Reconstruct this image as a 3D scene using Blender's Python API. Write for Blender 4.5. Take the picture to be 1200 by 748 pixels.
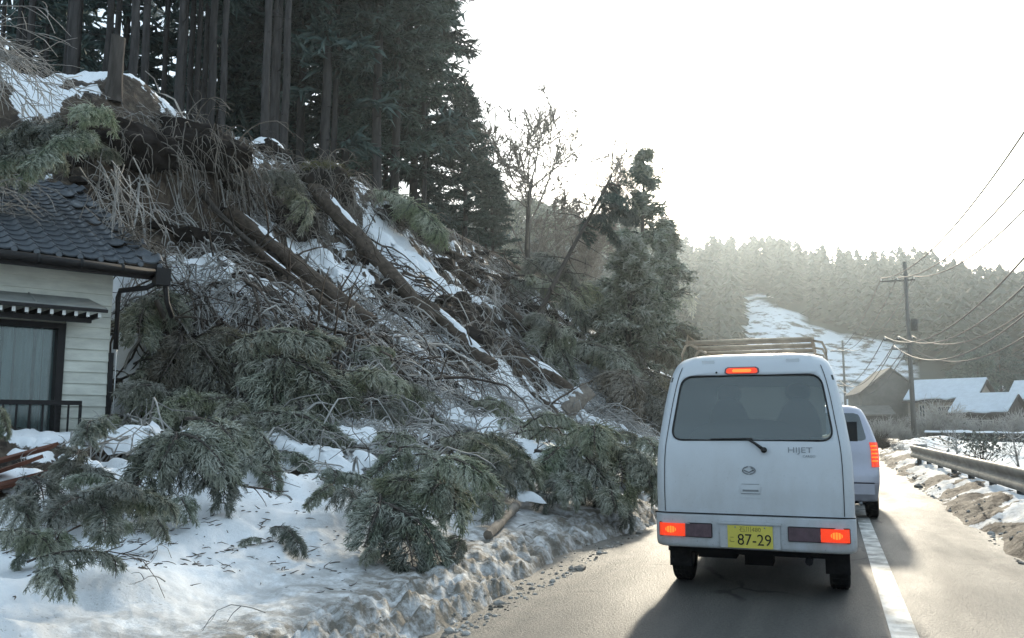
import bpy, bmesh, math, random
import numpy as np
from mathutils import Vector, Matrix, Euler

for _o in list(bpy.data.objects):
    bpy.data.objects.remove(_o)
SC = bpy.context.scene
COL = SC.collection
R = math.radians
random.seed(7)
RNG = np.random.default_rng(11)

# ------------------------------------------------------------------ camera
CAM_H, YAW, PITCH, FPX = 1.30, 20.27, 7.0, 1000.0
cam_data = bpy.data.cameras.new('camera')
cam_data.sensor_width = 36.0
cam_data.lens = 36.0 * FPX / 1200.0
cam_data.clip_start = 0.05
cam_data.clip_end = 6000
cam = bpy.data.objects.new('camera', cam_data)
COL.objects.link(cam)
cam.location = (0, 0, CAM_H)
cam.rotation_euler = Euler((R(90 + PITCH), 0, R(YAW)), 'XYZ')
SC.camera = cam

# ------------------------------------------------------------------ sky, sun, exposure
SUN_HEAD, SUN_EL = -3.5, 19.0            # heading from +Y (positive = right), elevation
SUN_DIR = Vector((math.sin(R(SUN_HEAD)) * math.cos(R(SUN_EL)), math.cos(R(SUN_HEAD)) * math.cos(R(SUN_EL)), math.sin(R(SUN_EL))))
world = bpy.data.worlds.new('World')
SC.world = world
world.use_nodes = True
nt = world.node_tree
nt.nodes.clear()
w_out = nt.nodes.new('ShaderNodeOutputWorld')
w_bg = nt.nodes.new('ShaderNodeBackground')
w_sky = nt.nodes.new('ShaderNodeTexSky')
w_sky.sky_type = 'NISHITA'
w_sky.sun_disc = False
w_sky.sun_elevation = R(SUN_EL)
w_sky.sun_rotation = R(SUN_HEAD)
w_sky.air_density = 1.0
w_sky.dust_density = 3.0
w_sky.ozone_density = 1.0
w_tc = nt.nodes.new('ShaderNodeTexCoord')
# thin high cloud over the whole sky, brightest where it scatters the sun forward
w_dot = nt.nodes.new('ShaderNodeVectorMath'); w_dot.operation = 'DOT_PRODUCT'
w_dot.inputs[1].default_value = SUN_DIR
w_nrm = nt.nodes.new('ShaderNodeVectorMath'); w_nrm.operation = 'NORMALIZE'
nt.links.new(w_tc.outputs['Generated'], w_nrm.inputs[0])
nt.links.new(w_nrm.outputs[0], w_dot.inputs[0])
w_map = nt.nodes.new('ShaderNodeMapping'); w_map.inputs['Scale'].default_value = (2.2, 2.2, 7.0)
w_map.inputs['Location'].default_value = (0.4, 0.0, 0.31)
w_noise = nt.nodes.new('ShaderNodeTexNoise'); w_noise.inputs['Scale'].default_value = 1.7
w_noise.inputs['Detail'].default_value = 6; w_noise.inputs['Roughness'].default_value = 0.55
nt.links.new(w_nrm.outputs[0], w_map.inputs[0]); nt.links.new(w_map.outputs[0], w_noise.inputs['Vector'])
w_fwd = nt.nodes.new('ShaderNodeMapRange')
w_fwd.inputs['From Min'].default_value = 0.55; w_fwd.inputs['From Max'].default_value = 1.0
w_fwd.inputs['To Min'].default_value = 0.0; w_fwd.inputs['To Max'].default_value = 1.0
nt.links.new(w_dot.outputs['Value'], w_fwd.inputs['Value'])
w_pow = nt.nodes.new('ShaderNodeMath'); w_pow.operation = 'POWER'; w_pow.inputs[1].default_value = 2.2
nt.links.new(w_fwd.outputs[0], w_pow.inputs[0])
w_mul = nt.nodes.new('ShaderNodeMath'); w_mul.operation = 'MULTIPLY_ADD'
w_mul.inputs[1].default_value = 3.6; w_mul.inputs[2].default_value = 3.9
nt.links.new(w_pow.outputs[0], w_mul.inputs[0])
w_thick = nt.nodes.new('ShaderNodeMapRange')          # thicker cloud is greyer
w_thick.inputs['From Min'].default_value = 0.35; w_thick.inputs['From Max'].default_value = 0.7
w_thick.inputs['To Min'].default_value = 1.15; w_thick.inputs['To Max'].default_value = 0.42
nt.links.new(w_noise.outputs['Fac'], w_thick.inputs['Value'])
w_lum = nt.nodes.new('ShaderNodeMath'); w_lum.operation = 'MULTIPLY'
nt.links.new(w_mul.outputs[0], w_lum.inputs[0]); nt.links.new(w_thick.outputs[0], w_lum.inputs[1])
w_tint = nt.nodes.new('ShaderNodeVectorMath'); w_tint.operation = 'SCALE'
w_tint.inputs[0].default_value = (0.74, 0.94, 1.09)
nt.links.new(w_lum.outputs[0], w_tint.inputs['Scale'])
w_mix = nt.nodes.new('ShaderNodeMixRGB'); w_mix.inputs['Fac'].default_value = 0.72
nt.links.new(w_sky.outputs[0], w_mix.inputs[1]); nt.links.new(w_tint.outputs[0], w_mix.inputs[2])
nt.links.new(w_mix.outputs[0], w_bg.inputs['Color'])
w_bg.inputs['Strength'].default_value = 0.15
nt.links.new(w_bg.outputs[0], w_out.inputs['Surface'])

sun_data = bpy.data.lights.new('sun', 'SUN')
sun_data.energy = 2.0
sun_data.angle = R(2.5)
sun_data.color = (1.0, 0.89, 0.70)
sun = bpy.data.objects.new('sun', sun_data)
COL.objects.link(sun)
sun.rotation_euler = SUN_DIR.to_track_quat('Z', 'Y').to_euler()
sun.location = (0, 0, 60)

SC.view_settings.view_transform = 'Standard'
SC.view_settings.look = 'None'
SC.view_settings.gamma = 1.0
SC.view_settings.use_curve_mapping = False
SC.view_settings.exposure = 1.08
SC.cycles.use_denoising = True
SC.cycles.max_bounces = 5
SC.cycles.use_adaptive_sampling = True
SC.cycles.adaptive_threshold = 0.02
SC.cycles.diffuse_bounces = 2
SC.cycles.glossy_bounces = 2
SC.cycles.transparent_max_bounces = 6
SC.cycles.volume_bounces = 0
SC.cycles.sample_clamp_indirect = 6.0

HAZE_DENSITY = 0.00045
HAZE_ANISO = 0.74

# ------------------------------------------------------------------ camera geometry helpers (real distances, in metres)
_cm = cam.rotation_euler.to_matrix()
C_R, C_U, C_F = np.array(_cm.col[0]), np.array(_cm.col[1]), -np.array(_cm.col[2])
C_O = np.array((0, 0, CAM_H))
def ray(px, py):
    return C_F + C_R * ((px - 600) / FPX) + C_U * ((374 - py) / FPX)
def at(px, py, z):
    """world point seen at photo pixel (px, py), z metres in front of the lens"""
    return C_O + ray(px, py) * z
def pix(p):
    d = np.asarray(p, float) - C_O
    z = d @ C_F
    return 600 + FPX * (d @ C_R) / z, 374 - FPX * (d @ C_U) / z, z

# ------------------------------------------------------------------ noise
_NT = np.random.default_rng(1234).random((256, 256))
def _h(ix, iy, seed):
    return _NT[(ix + seed * 37) & 255, (iy + seed * 91) & 255]
def vnoise(x, y, seed=0):
    x = np.asarray(x, float); y = np.asarray(y, float)
    ix, iy = np.floor(x), np.floor(y)
    fx, fy = x - ix, y - iy
    fx = fx * fx * fx * (fx * (fx * 6 - 15) + 10); fy = fy * fy * fy * (fy * (fy * 6 - 15) + 10)
    ix = ix.astype(np.int64); iy = iy.astype(np.int64)
    a, b = _h(ix, iy, seed), _h(ix + 1, iy, seed)
    c, d = _h(ix, iy + 1, seed), _h(ix + 1, iy + 1, seed)
    return (a + (b - a) * fx + (c - a) * fy + (a - b - c + d) * fx * fy) * 2 - 1
def fbm(x, y, oct=4, seed=0, gain=0.5):
    t, a, n = 0, 1.0, 0
    for k in range(oct):
        # rotate each octave so that no lattice shows
        c, s = math.cos(0.6 * k + 0.3), math.sin(0.6 * k + 0.3)
        t = t + a * vnoise((c * x - s * y) * 2 ** k + 17 * k, (s * x + c * y) * 2 ** k - 9 * k, seed + k)
        n += a; a *= gain
    return t / n
def sm(a, b, x):
    t = np.clip((np.asarray(x, float) - a) / (b - a), 0, 1)
    return t * t * (3 - 2 * t)

# ------------------------------------------------------------------ materials
MATS = {}
def mat(name, base=(0.5, 0.5, 0.5), rough=0.7, spec=0.3, metal=0.0, var=0.0, scale=6.0, bump=0.0, bscale=None, dark=None, emit=None, estr=1.0, coat=0.0, coords='Object', stretch=(1, 1, 1), detail=5):
    m = bpy.data.materials.new(name)
    m.use_nodes = True
    n, l = m.node_tree.nodes, m.node_tree.links
    b = n['Principled BSDF']
    b.inputs['Base Color'].default_value = (*base, 1)
    b.inputs['Roughness'].default_value = rough
    b.inputs['Specular IOR Level'].default_value = spec
    b.inputs['Metallic'].default_value = metal
    b.inputs['Coat Weight'].default_value = coat
    if var > 0 or bump > 0:
        tc = n.new('ShaderNodeTexCoord')
        mp = n.new('ShaderNodeMapping'); mp.inputs['Scale'].default_value = stretch
        l.new(tc.outputs[coords], mp.inputs[0])
    if var > 0:
        tx = n.new('ShaderNodeTexNoise'); tx.inputs['Scale'].default_value = scale; tx.inputs['Detail'].default_value = detail
        tx.inputs['Roughness'].default_value = 0.6
        l.new(mp.outputs[0], tx.inputs['Vector'])
        mr = n.new('ShaderNodeMapRange'); mr.inputs['From Min'].default_value = 0.36; mr.inputs['From Max'].default_value = 0.64
        l.new(tx.outputs['Fac'], mr.inputs['Value'])
        mx = n.new('ShaderNodeMixRGB')
        d = dark if dark else tuple(c * (1 - var) for c in base)
        mx.inputs[1].default_value = (*base, 1); mx.inputs[2].default_value = (*d, 1)
        l.new(mr.outputs[0], mx.inputs['Fac'])
        l.new(mx.outputs[0], b.inputs['Base Color'])
    if bump > 0:
        t2 = n.new('ShaderNodeTexNoise'); t2.inputs['Scale'].default_value = bscale or scale * 3; t2.inputs['Detail'].default_value = 6
        l.new(mp.outputs[0], t2.inputs['Vector'])
        bp = n.new('ShaderNodeBump'); bp.inputs['Strength'].default_value = min(1.0, bump); bp.inputs['Distance'].default_value = 0.02 * max(1.0, bump)
        l.new(t2.outputs['Fac'], bp.inputs['Height']); l.new(bp.outputs[0], b.inputs['Normal'])
    if emit:
        b.inputs['Emission Color'].default_value = (*emit, 1); b.inputs['Emission Strength'].default_value = estr
    MATS[name] = m
    return m

def foliage_mat(name, inner, tip, frost, frost_amt, trans=0.0):
    """needles: colour runs from the inner cord to its tip (mesh attribute), hoar frost in patches"""
    m = bpy.data.materials.new(name); m.use_nodes = True
    n, l = m.node_tree.nodes, m.node_tree.links
    b = n['Principled BSDF']; b.inputs['Roughness'].default_value = 0.75; b.inputs['Specular IOR Level'].default_value = 0.2
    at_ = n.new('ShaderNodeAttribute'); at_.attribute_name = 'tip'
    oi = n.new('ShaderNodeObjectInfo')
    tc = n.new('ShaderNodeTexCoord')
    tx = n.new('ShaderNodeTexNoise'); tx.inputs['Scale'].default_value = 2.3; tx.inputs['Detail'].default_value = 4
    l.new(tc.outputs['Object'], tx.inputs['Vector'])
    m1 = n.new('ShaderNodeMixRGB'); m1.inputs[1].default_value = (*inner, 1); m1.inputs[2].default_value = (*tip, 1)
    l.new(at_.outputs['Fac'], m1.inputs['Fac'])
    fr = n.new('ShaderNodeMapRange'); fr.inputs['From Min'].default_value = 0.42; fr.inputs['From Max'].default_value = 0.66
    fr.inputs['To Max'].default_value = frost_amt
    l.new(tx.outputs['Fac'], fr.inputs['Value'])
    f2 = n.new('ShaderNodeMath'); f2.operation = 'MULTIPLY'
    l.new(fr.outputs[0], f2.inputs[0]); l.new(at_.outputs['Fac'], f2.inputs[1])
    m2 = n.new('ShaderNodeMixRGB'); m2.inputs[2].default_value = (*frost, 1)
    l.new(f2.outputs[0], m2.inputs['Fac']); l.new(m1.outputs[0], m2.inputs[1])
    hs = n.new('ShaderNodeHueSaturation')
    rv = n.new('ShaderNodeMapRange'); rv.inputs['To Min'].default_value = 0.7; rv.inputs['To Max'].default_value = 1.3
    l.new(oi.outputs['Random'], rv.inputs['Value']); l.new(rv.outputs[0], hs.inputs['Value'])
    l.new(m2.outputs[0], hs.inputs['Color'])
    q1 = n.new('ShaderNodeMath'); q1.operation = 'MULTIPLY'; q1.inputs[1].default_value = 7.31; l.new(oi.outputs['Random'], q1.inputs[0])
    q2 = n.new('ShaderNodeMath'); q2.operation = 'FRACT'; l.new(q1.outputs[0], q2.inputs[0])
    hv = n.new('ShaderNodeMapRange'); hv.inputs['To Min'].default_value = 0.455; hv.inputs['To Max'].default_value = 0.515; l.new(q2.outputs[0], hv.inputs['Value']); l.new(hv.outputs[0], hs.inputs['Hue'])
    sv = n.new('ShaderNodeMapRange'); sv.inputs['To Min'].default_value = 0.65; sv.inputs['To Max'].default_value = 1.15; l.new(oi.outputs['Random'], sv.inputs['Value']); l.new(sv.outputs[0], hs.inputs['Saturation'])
    l.new(hs.outputs[0], b.inputs['Base Color'])
    MATS[name] = m
    return m

def van_paint(name, base, rough, ztop, amt):
    """pale paint with road film and splashes thrown up from below"""
    m = bpy.data.materials.new(name); m.use_nodes = True
    n, l = m.node_tree.nodes, m.node_tree.links; b = n['Principled BSDF']
    tc = n.new('ShaderNodeTexCoord'); sx = n.new('ShaderNodeSeparateXYZ'); l.new(tc.outputs['Object'], sx.inputs[0])
    mr = n.new('ShaderNodeMapRange'); mr.inputs['From Min'].default_value = ztop; mr.inputs['From Max'].default_value = .35
    mr.inputs['To Min'].default_value = .12; l.new(sx.outputs['Z'], mr.inputs['Value'])
    def noise(sc, lo, hi, st=(1, 1, 1)):
        mp = n.new('ShaderNodeMapping'); mp.inputs['Scale'].default_value = st; l.new(tc.outputs['Object'], mp.inputs[0])
        q = n.new('ShaderNodeTexNoise'); q.inputs['Scale'].default_value = sc; q.inputs['Detail'].default_value = 8; q.inputs['Roughness'].default_value = .65
        l.new(mp.outputs[0], q.inputs['Vector'])
        r = n.new('ShaderNodeMapRange'); r.inputs['From Min'].default_value = lo; r.inputs['From Max'].default_value = hi; l.new(q.outputs['Fac'], r.inputs['Value']); return r.outputs[0]
    def mul(a, c):
        q = n.new('ShaderNodeMath'); q.operation = 'MULTIPLY'
        for i, v in ((0, a), (1, c)):
            if isinstance(v, float): q.inputs[i].default_value = v
            else: l.new(v, q.inputs[i])
        return q.outputs[0]
    f = mul(mul(mr.outputs[0], noise(3.5, .30, .68, (1, 1, .5))), amt * 1.6)
    f2 = mul(mul(mr.outputs[0], noise(60.0, .60, .68)), amt)
    mx = n.new('ShaderNodeMixRGB'); mx.inputs[1].default_value = (*base, 1); mx.inputs[2].default_value = (.30, .285, .26, 1); l.new(f, mx.inputs[0])
    m2 = n.new('ShaderNodeMixRGB'); m2.inputs[2].default_value = (.14, .13, .115, 1); l.new(f2, m2.inputs[0]); l.new(mx.outputs[0], m2.inputs[1])
    l.new(m2.outputs[0], b.inputs['Base Color'])
    b.inputs['Roughness'].default_value = rough; b.inputs['Coat Weight'].default_value = .15
    MATS[name] = m
mat('snow', (0.86, 0.88, 0.90), 0.6, 0.3, var=0.06, scale=2.0, bump=0.5, bscale=14)
mat('bark', (0.105, 0.092, 0.082), 0.9, 0.1, var=0.45, scale=9, bump=1.0, bscale=20, stretch=(1, 1, 0.15))
mat('dirty_snow', (0.50, 0.48, 0.45), 0.85, 0.2, var=0.7, scale=3.0, bump=0.5, bscale=30, dark=(0.13, 0.115, 0.095))
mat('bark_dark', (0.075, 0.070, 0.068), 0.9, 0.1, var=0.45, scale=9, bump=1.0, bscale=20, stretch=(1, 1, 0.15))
mat('bark_log', (0.125, 0.098, 0.078), 0.9, 0.12, var=0.5, scale=7, bump=1.0, bscale=18)
mat('bark_pale', (0.30, 0.26, 0.22), 0.9, 0.1, var=0.4, scale=9, bump=0.8, bscale=22)
mat('cut_wood', (0.50, 0.33, 0.18), 0.85, 0.15, var=0.35, scale=20, bump=0.3)
mat('twig', (0.47, 0.455, 0.43), 0.85, 0.15, var=0.5, scale=1.6)
mat('twig_dark', (0.10, 0.082, 0.07), 0.9, 0.1, var=0.4, scale=2.0)
mat('root', (0.25, 0.225, 0.195), 0.9, 0.1, var=0.55, scale=1.5)
mat('soil', (0.034, 0.028, 0.025), 0.95, 0.1, var=0.5, scale=3.0, bump=1.0, bscale=11)
mat('grass_dry', (0.22, 0.21, 0.10), 0.9, 0.1, var=0.5, scale=3)
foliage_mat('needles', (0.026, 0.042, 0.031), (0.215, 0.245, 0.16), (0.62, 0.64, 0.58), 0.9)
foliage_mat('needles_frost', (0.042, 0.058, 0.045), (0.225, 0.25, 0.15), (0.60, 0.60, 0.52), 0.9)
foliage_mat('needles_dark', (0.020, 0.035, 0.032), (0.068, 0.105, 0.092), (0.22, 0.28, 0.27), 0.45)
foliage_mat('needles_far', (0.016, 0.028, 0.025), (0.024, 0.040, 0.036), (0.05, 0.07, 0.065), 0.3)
foliage_mat('needles_brown', (0.05, 0.045, 0.028), (0.20, 0.18, 0.11), (0.50, 0.49, 0.42), 0.7)

van_paint('van_white', (0.53, 0.565, 0.60), .34, 1.25, .42)
van_paint('van_bumper', (0.50, 0.54, 0.585), .45, .8, .65)
mat('seam', (0.015, 0.016, 0.018), 0.7)
mat('silver_paint', (0.42, 0.43, 0.50), 0.35, 0.5, metal=0.35, coat=0.3, var=0.1, scale=3)
mat('rubber', (0.012, 0.012, 0.013), 0.85, 0.2, var=0.4, scale=12, bump=0.5, bscale=40)
mat('underbody', (0.012, 0.012, 0.013), 0.9, 0.1)
mat('rim_steel', (0.22, 0.23, 0.24), 0.45, 0.5, metal=0.7)
mat('lamp_lit', (0.70, 0.06, 0.02), 0.25, 0.5, emit=(0.9, 0.05, 0.01), estr=0.32)
mat('lamp_core', (0.9, 0.22, 0.03), 0.3, 0.5, emit=(1.0, 0.22, 0.02), estr=0.5)
mat('lamp_off', (0.13, 0.085, 0.10), 0.2, 0.5, var=0.3, scale=18)
mat('plate_yellow', (0.62, 0.54, 0.10), 0.55, 0.3, var=0.12, scale=8)
mat('black_ink', (0.012, 0.013, 0.012), 0.6)
mat('faded_ink', (0.20, 0.17, 0.04), 0.6)
mat('badge_grey', (0.20, 0.215, 0.23), 0.35, 0.5, metal=0.6)
mat('rack_metal', (0.52, 0.41, 0.30), 0.6, 0.3, metal=0.0, var=0.3, scale=9)
mat('plastic_black', (0.014, 0.014, 0.015), 0.5, 0.3)
mat('cabin_dark', (0.06, 0.065, 0.063), 0.9)
mat('seat_cloth', (0.018, 0.019, 0.018), 0.9)
mat('siding', (0.74, 0.745, 0.66), 0.7, 0.25, var=0.28, scale=3.2, bump=0.15, stretch=(0.5, 0.5, 2))
mat('house_trim', (0.018, 0.016, 0.016), 0.6, 0.3)
mat('foundation', (0.33, 0.34, 0.33), 0.9, 0.1, var=0.2, scale=5)
mat('awning_metal', (0.29, 0.30, 0.28), 0.6, 0.3, var=0.25, scale=4)
mat('rafter_white', (0.78, 0.78, 0.74), 0.7)
mat('curtain', (0.42, 0.50, 0.50), 0.9, 0.1, var=0.15, scale=8, stretch=(1, 1, 0.1))
mat('roof_tile', (0.105, 0.120, 0.138), 0.36, 0.5, var=0.4, scale=3, bump=0.2, bscale=20)
mat('roof_deck', (0.03, 0.028, 0.026), 0.9)
mat('plank_red', (0.17, 0.075, 0.050), 0.85, 0.2, var=0.5, scale=6, bump=0.4, stretch=(0.2, 1, 1))
mat('galvanised', (0.30, 0.30, 0.28), 0.6, 0.4, metal=0.3, var=0.4, scale=2.5, bump=0.2)
mat('post_metal', (0.09, 0.09, 0.088), 0.7, 0.3, metal=0.2, var=0.4, scale=7)
mat('concrete_pole', (0.13, 0.13, 0.125), 0.85, 0.2, var=0.2, scale=4)
mat('wire', (0.06, 0.06, 0.06), 0.6, 0.3)
mat('insulator', (0.55, 0.55, 0.53), 0.3, 0.5)
mat('barn_wall', (0.21, 0.195, 0.175), 0.9, 0.1, var=0.25, scale=1.2)
mat('house_wall_far', (0.30, 0.26, 0.22), 0.9, 0.1, var=0.2, scale=1.0)
mat('house_wall_pale', (0.55, 0.52, 0.46), 0.9, 0.1, var=0.15, scale=1.0)
mat('dark_wood', (0.07, 0.06, 0.055), 0.85, 0.1)
mat('window_far', (0.05, 0.055, 0.06), 0.15, 0.5)
mat('stone_dark', (0.07, 0.072, 0.075), 0.9, 0.1, var=0.4, scale=1.5, bump=0.6)
mat('far_trunk', (0.05, 0.042, 0.036), 0.9)
mat('needles_far_trunk', (0.04, 0.035, 0.03), 0.9)
mat('roof_snow_far', (0.62, 0.67, 0.72), 0.8, 0.1, var=0.12, scale=1.5)
mat('line_paint', (0.74, 0.73, 0.69), 0.6, 0.3, var=0.25, scale=5.0, bump=0.3, bscale=60, dark=(0.22, 0.215, 0.20), detail=12)

def glass_mat(name, tint, trans, tc=(.75, .8, .78)):
    m = bpy.data.materials.new(name); m.use_nodes = True
    n, l = m.node_tree.nodes, m.node_tree.links
    n.clear()
    o = n.new('ShaderNodeOutputMaterial')
    g = n.new('ShaderNodeBsdfGlossy'); g.inputs['Roughness'].default_value = 0.12; g.inputs['Color'].default_value = (0.9, 0.95, 0.95, 1)
    d = n.new('ShaderNodeBsdfDiffuse'); d.inputs['Color'].default_value = (*tint, 1)
    t = n.new('ShaderNodeBsdfTransparent'); t.inputs['Color'].default_value = (*tc, 1)
    m1 = n.new('ShaderNodeMixShader'); m1.inputs[0].default_value = trans
    l.new(d.outputs[0], m1.inputs[1]); l.new(t.outputs[0], m1.inputs[2])
    lw = n.new('ShaderNodeFresnel'); lw.inputs['IOR'].default_value = 1.5
    ad = n.new('ShaderNodeMath'); ad.operation = 'ADD'; ad.inputs[1].default_value = 0.06
    l.new(lw.outputs[0], ad.inputs[0])
    m2 = n.new('ShaderNodeMixShader'); l.new(ad.outputs[0], m2.inputs[0])
    l.new(m1.outputs[0], m2.inputs[1]); l.new(g.outputs[0], m2.inputs[2])
    l.new(m2.outputs[0], o.inputs['Surface'])
    MATS[name] = m
glass_mat('van_glass', (0.20, 0.24, 0.225), 0.80, (.50, .56, .54))
glass_mat('car_glass', (0.05, 0.06, 0.065), 0.3)
glass_mat('house_glass', (0.12, 0.15, 0.155), 0.85, (.85, .9, .9))
glass_mat('windscreen', (0.1, 0.12, 0.12), 0.92, (.85, .9, .88))

# ------------------------------------------------------------------ mesh helpers
def npmesh(name, V, Fs, smooth=True, attr=None):
    """V (n,3); Fs: list of (m,k) index arrays"""
    me = bpy.data.meshes.new(name)
    V = np.asarray(V, np.float32)
    me.vertices.add(len(V)); me.vertices.foreach_set('co', V.ravel())
    Fs = [np.asarray(f, np.int32) for f in Fs if len(f)]
    loops = np.concatenate([f.ravel() for f in Fs])
    tot = np.concatenate([np.full(len(f), f.shape[1], np.int32) for f in Fs])
    start = np.concatenate([[0], np.cumsum(tot)[:-1]]).astype(np.int32)
    me.loops.add(len(loops)); me.loops.foreach_set('vertex_index', loops)
    me.polygons.add(len(tot)); me.polygons.foreach_set('loop_start', start); me.polygons.foreach_set('loop_total', tot)
    me.polygons.foreach_set('use_smooth', np.full(len(tot), bool(smooth)))
    if attr:
        for k, a in attr.items():
            at_ = me.attributes.new(k, 'FLOAT', 'POINT'); at_.data.foreach_set('value', np.asarray(a, np.float32))
    me.update(calc_edges=True)
    return me

class MB:
    def __init__(s): s.V, s.F, s.n, s.A = [], {}, 0, []
    def add(s, V, F, a=None):
        V = np.asarray(V, float); 
        for f in (F if isinstance(F, list) else [F]):
            f = np.asarray(f, int)
            s.F.setdefault(f.shape[1], []).append(f + s.n)
        s.V.append(V); s.n += len(V)
        s.A.append(np.zeros(len(V)) if a is None else np.asarray(a, float))
        return s
    def box(s, c, d, M=None):
        """centre, full dims"""
        x, y, z = np.array(d) / 2.0
        V = np.array([(-x, -y, -z), (x, -y, -z), (x, y, -z), (-x, y, -z), (-x, -y, z), (x, -y, z), (x, y, z), (-x, y, z)])
        if M is not None: V = V @ np.array(M).T
        return s.add(V + np.array(c), np.array([(0, 3, 2, 1), (4, 5, 6, 7), (0, 1, 5, 4), (1, 2, 6, 5), (2, 3, 7, 6), (3, 0, 4, 7)]))
    def bbox(s, lo, hi):
        lo, hi = np.array(lo, float), np.array(hi, float)
        return s.box((lo + hi) / 2, hi - lo)
    def tube(s, P, r, sides=8, cap=True):
        P = np.asarray(P, float); K = len(P)
        r = np.broadcast_to(np.asarray(r, float), (K,))
        V = tube_v(P[None], r[None], sides)[0]
        F = [tube_f(K, sides)]
        s.add(V.reshape(-1, 3), F)
        if cap:
            b = s.n - K * sides
            s.F.setdefault(sides, []).append(np.array([[b + i for i in range(sides)][::-1], [b + (K - 1) * sides + i for i in range(sides)]]))
        return s
    def mesh(s, name, smooth=False, attr=None):
        V = np.concatenate(s.V); 
        return npmesh(name, V, [np.concatenate(v) for v in s.F.values()], smooth, {attr: np.concatenate(s.A)} if attr else None)

def tube_v(P, r, sides):
    """P (N,K,3), r (N,K) -> (N,K,sides,3)"""
    T = np.gradient(P, axis=1)
    T /= np.linalg.norm(T, axis=2, keepdims=True) + 1e-9
    ref = np.where(np.abs(T[:, :1, 2:3]).repeat(P.shape[1], 1) > 0.85, np.array([1.0, 0, 0]), np.array([0, 0, 1.0]))
    A = np.cross(T, ref); A /= np.linalg.norm(A, axis=2, keepdims=True) + 1e-9
    B = np.cross(T, A)
    th = np.arange(sides) * 2 * math.pi / sides
    c, s_ = np.cos(th), np.sin(th)
    return P[:, :, None, :] + r[:, :, None, None] * (A[:, :, None, :] * c[None, None, :, None] + B[:, :, None, :] * s_[None, None, :, None])
def tube_f(K, sides):
    F = []
    for k in range(K - 1):
        for i in range(sides):
            j = (i + 1) % sides
            F.append((k * sides + i, k * sides + j, (k + 1) * sides + j, (k + 1) * sides + i))
    return np.array(F)
def tubes(P, r, sides=3, tip=None):
    """many tubes at once -> V, F, attr"""
    N, K = P.shape[:2]
    V = tube_v(P, r, sides).reshape(-1, 3)
    F = (tube_f(K, sides)[None] + (np.arange(N) * K * sides)[:, None, None]).reshape(-1, 4)
    a = np.repeat(np.tile(np.linspace(0, 1, K), N) if tip is None else tip.ravel(), sides)
    return V, F, a

# ------------------------------------------------------------------ object helpers
def link(name, me, m=None, parent=None):
    o = bpy.data.objects.new(name, me)
    if m is not None and not me.materials: me.materials.append(MATS[m] if isinstance(m, str) else m)
    COL.objects.link(o)
    if parent is not None: o.parent = parent
    return o
def olink(name, me, m, parent=None):
    """share one mesh between objects of different material"""
    if not me.materials: me.materials.append(None)
    o = bpy.data.objects.new(name, me)
    COL.objects.link(o)
    o.material_slots[0].link = 'OBJECT'; o.material_slots[0].material = MATS[m]
    if parent is not None: o.parent = parent
    return o
def tag(o, label=None, cat=None, group=None, kind=None):
    if label: o['label'] = label
    if cat: o['category'] = cat
    if group: o['group'] = group
    if kind: o['kind'] = kind
    return o
def thing(name, label, cat, loc=(0, 0, 0), rot=(0, 0, 0), group=None, scale=1.0):
    o = bpy.data.objects.new(name, None)
    o.empty_display_size = 0.2
    COL.objects.link(o)
    o.location = tuple(float(v) for v in loc); o.rotation_euler = rot
    o.scale = (scale,) * 3 if np.isscalar(scale) else scale
    return tag(o, label, cat, group)
def structure(name, me, m):
    return tag(link(name, me, m), kind='structure')
def copy_tree(o, parent=None):
    c = o.copy(); COL.objects.link(c)
    if parent is not None: c.parent = parent
    for ch in list(o.children): copy_tree(ch, c)
    return c
# ================================================================== terrain
# s = distance to the left of the camera's lane (metres); profiles of the slope at several places along the road
_SK = np.array([0, 2.2, 2.4, 2.8, 3.4, 4.2, 5.0, 6.0, 6.6, 8.0, 9.5, 11.0, 12.6, 13.3, 14.2, 16.0, 18.0, 24.0, 60.0])
_PROF = [
    (3.0,  [-.12, -.12, .07, .17, .16, .17, .24, .45, .60, .85, 1.00, 1.10, 1.5, 1.9, 2.8, 7.5, 9.2, 10.2, 13.0]),
    (9.0,  [-.12, -.12, .08, .20, .26, .42, .55, .75, .85, 1.00, 1.08, 1.35, 2.2, 2.9, 4.4, 8.4, 9.4, 10.3, 13.0]),
    (14.0, [-.12, -.12, .09, .24, .45, .68, .85, 1.15, 1.45, 2.40, 3.40, 4.35, 5.30, 7.6, 8.5, 9.0, 9.4, 10.2, 13.0]),
    (21.0, [-.12, -.12, .09, .26, .52, .75, .98, 1.55, 1.95, 3.10, 4.40, 5.60, 7.0, 8.0, 8.8, 9.2, 9.6, 10.2, 12.0]),
    (32.0, [-.12, -.12, .09, .26, .55, .85, 1.20, 1.90, 2.40, 3.70, 5.00, 6.30, 7.6, 8.3, 8.9, 9.3, 9.7, 10.2, 11.0]),
    (50.0, [-.12, -.12, .09, .26, .50, .80, 1.10, 1.60, 2.00, 3.00, 4.00, 5.00, 6.2, 6.7, 7.3, 8.0, 8.4, 9.0, 9.5]),
    (80.0, [-.12, -.12, .05, .15, .25, .40, .60, .80, .95, 1.20, 1.60, 2.00, 2.5, 2.6, 2.8, 3.2, 3.6, 4.5, 8.0]),
]
_PY = np.array([p[0] for p in _PROF]); _PH = np.array([p[1] for p in _PROF])
def base_h(s, y):
    hs = np.stack([np.interp(s, _SK, row) for row in _PH])
    k = np.clip(np.searchsorted(_PY, y) - 1, 0, len(_PY) - 2)
    t = np.clip((y - _PY[k]) / (_PY[k + 1] - _PY[k]), 0, 1); t = t * t * (3 - 2 * t)
    g = lambda kk: np.take_along_axis(hs.reshape(len(_PY), -1), kk.reshape(1, -1), 0).reshape(np.shape(y))
    return g(k) * (1 - t) + g(k + 1) * t
PATCHES = []
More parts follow.
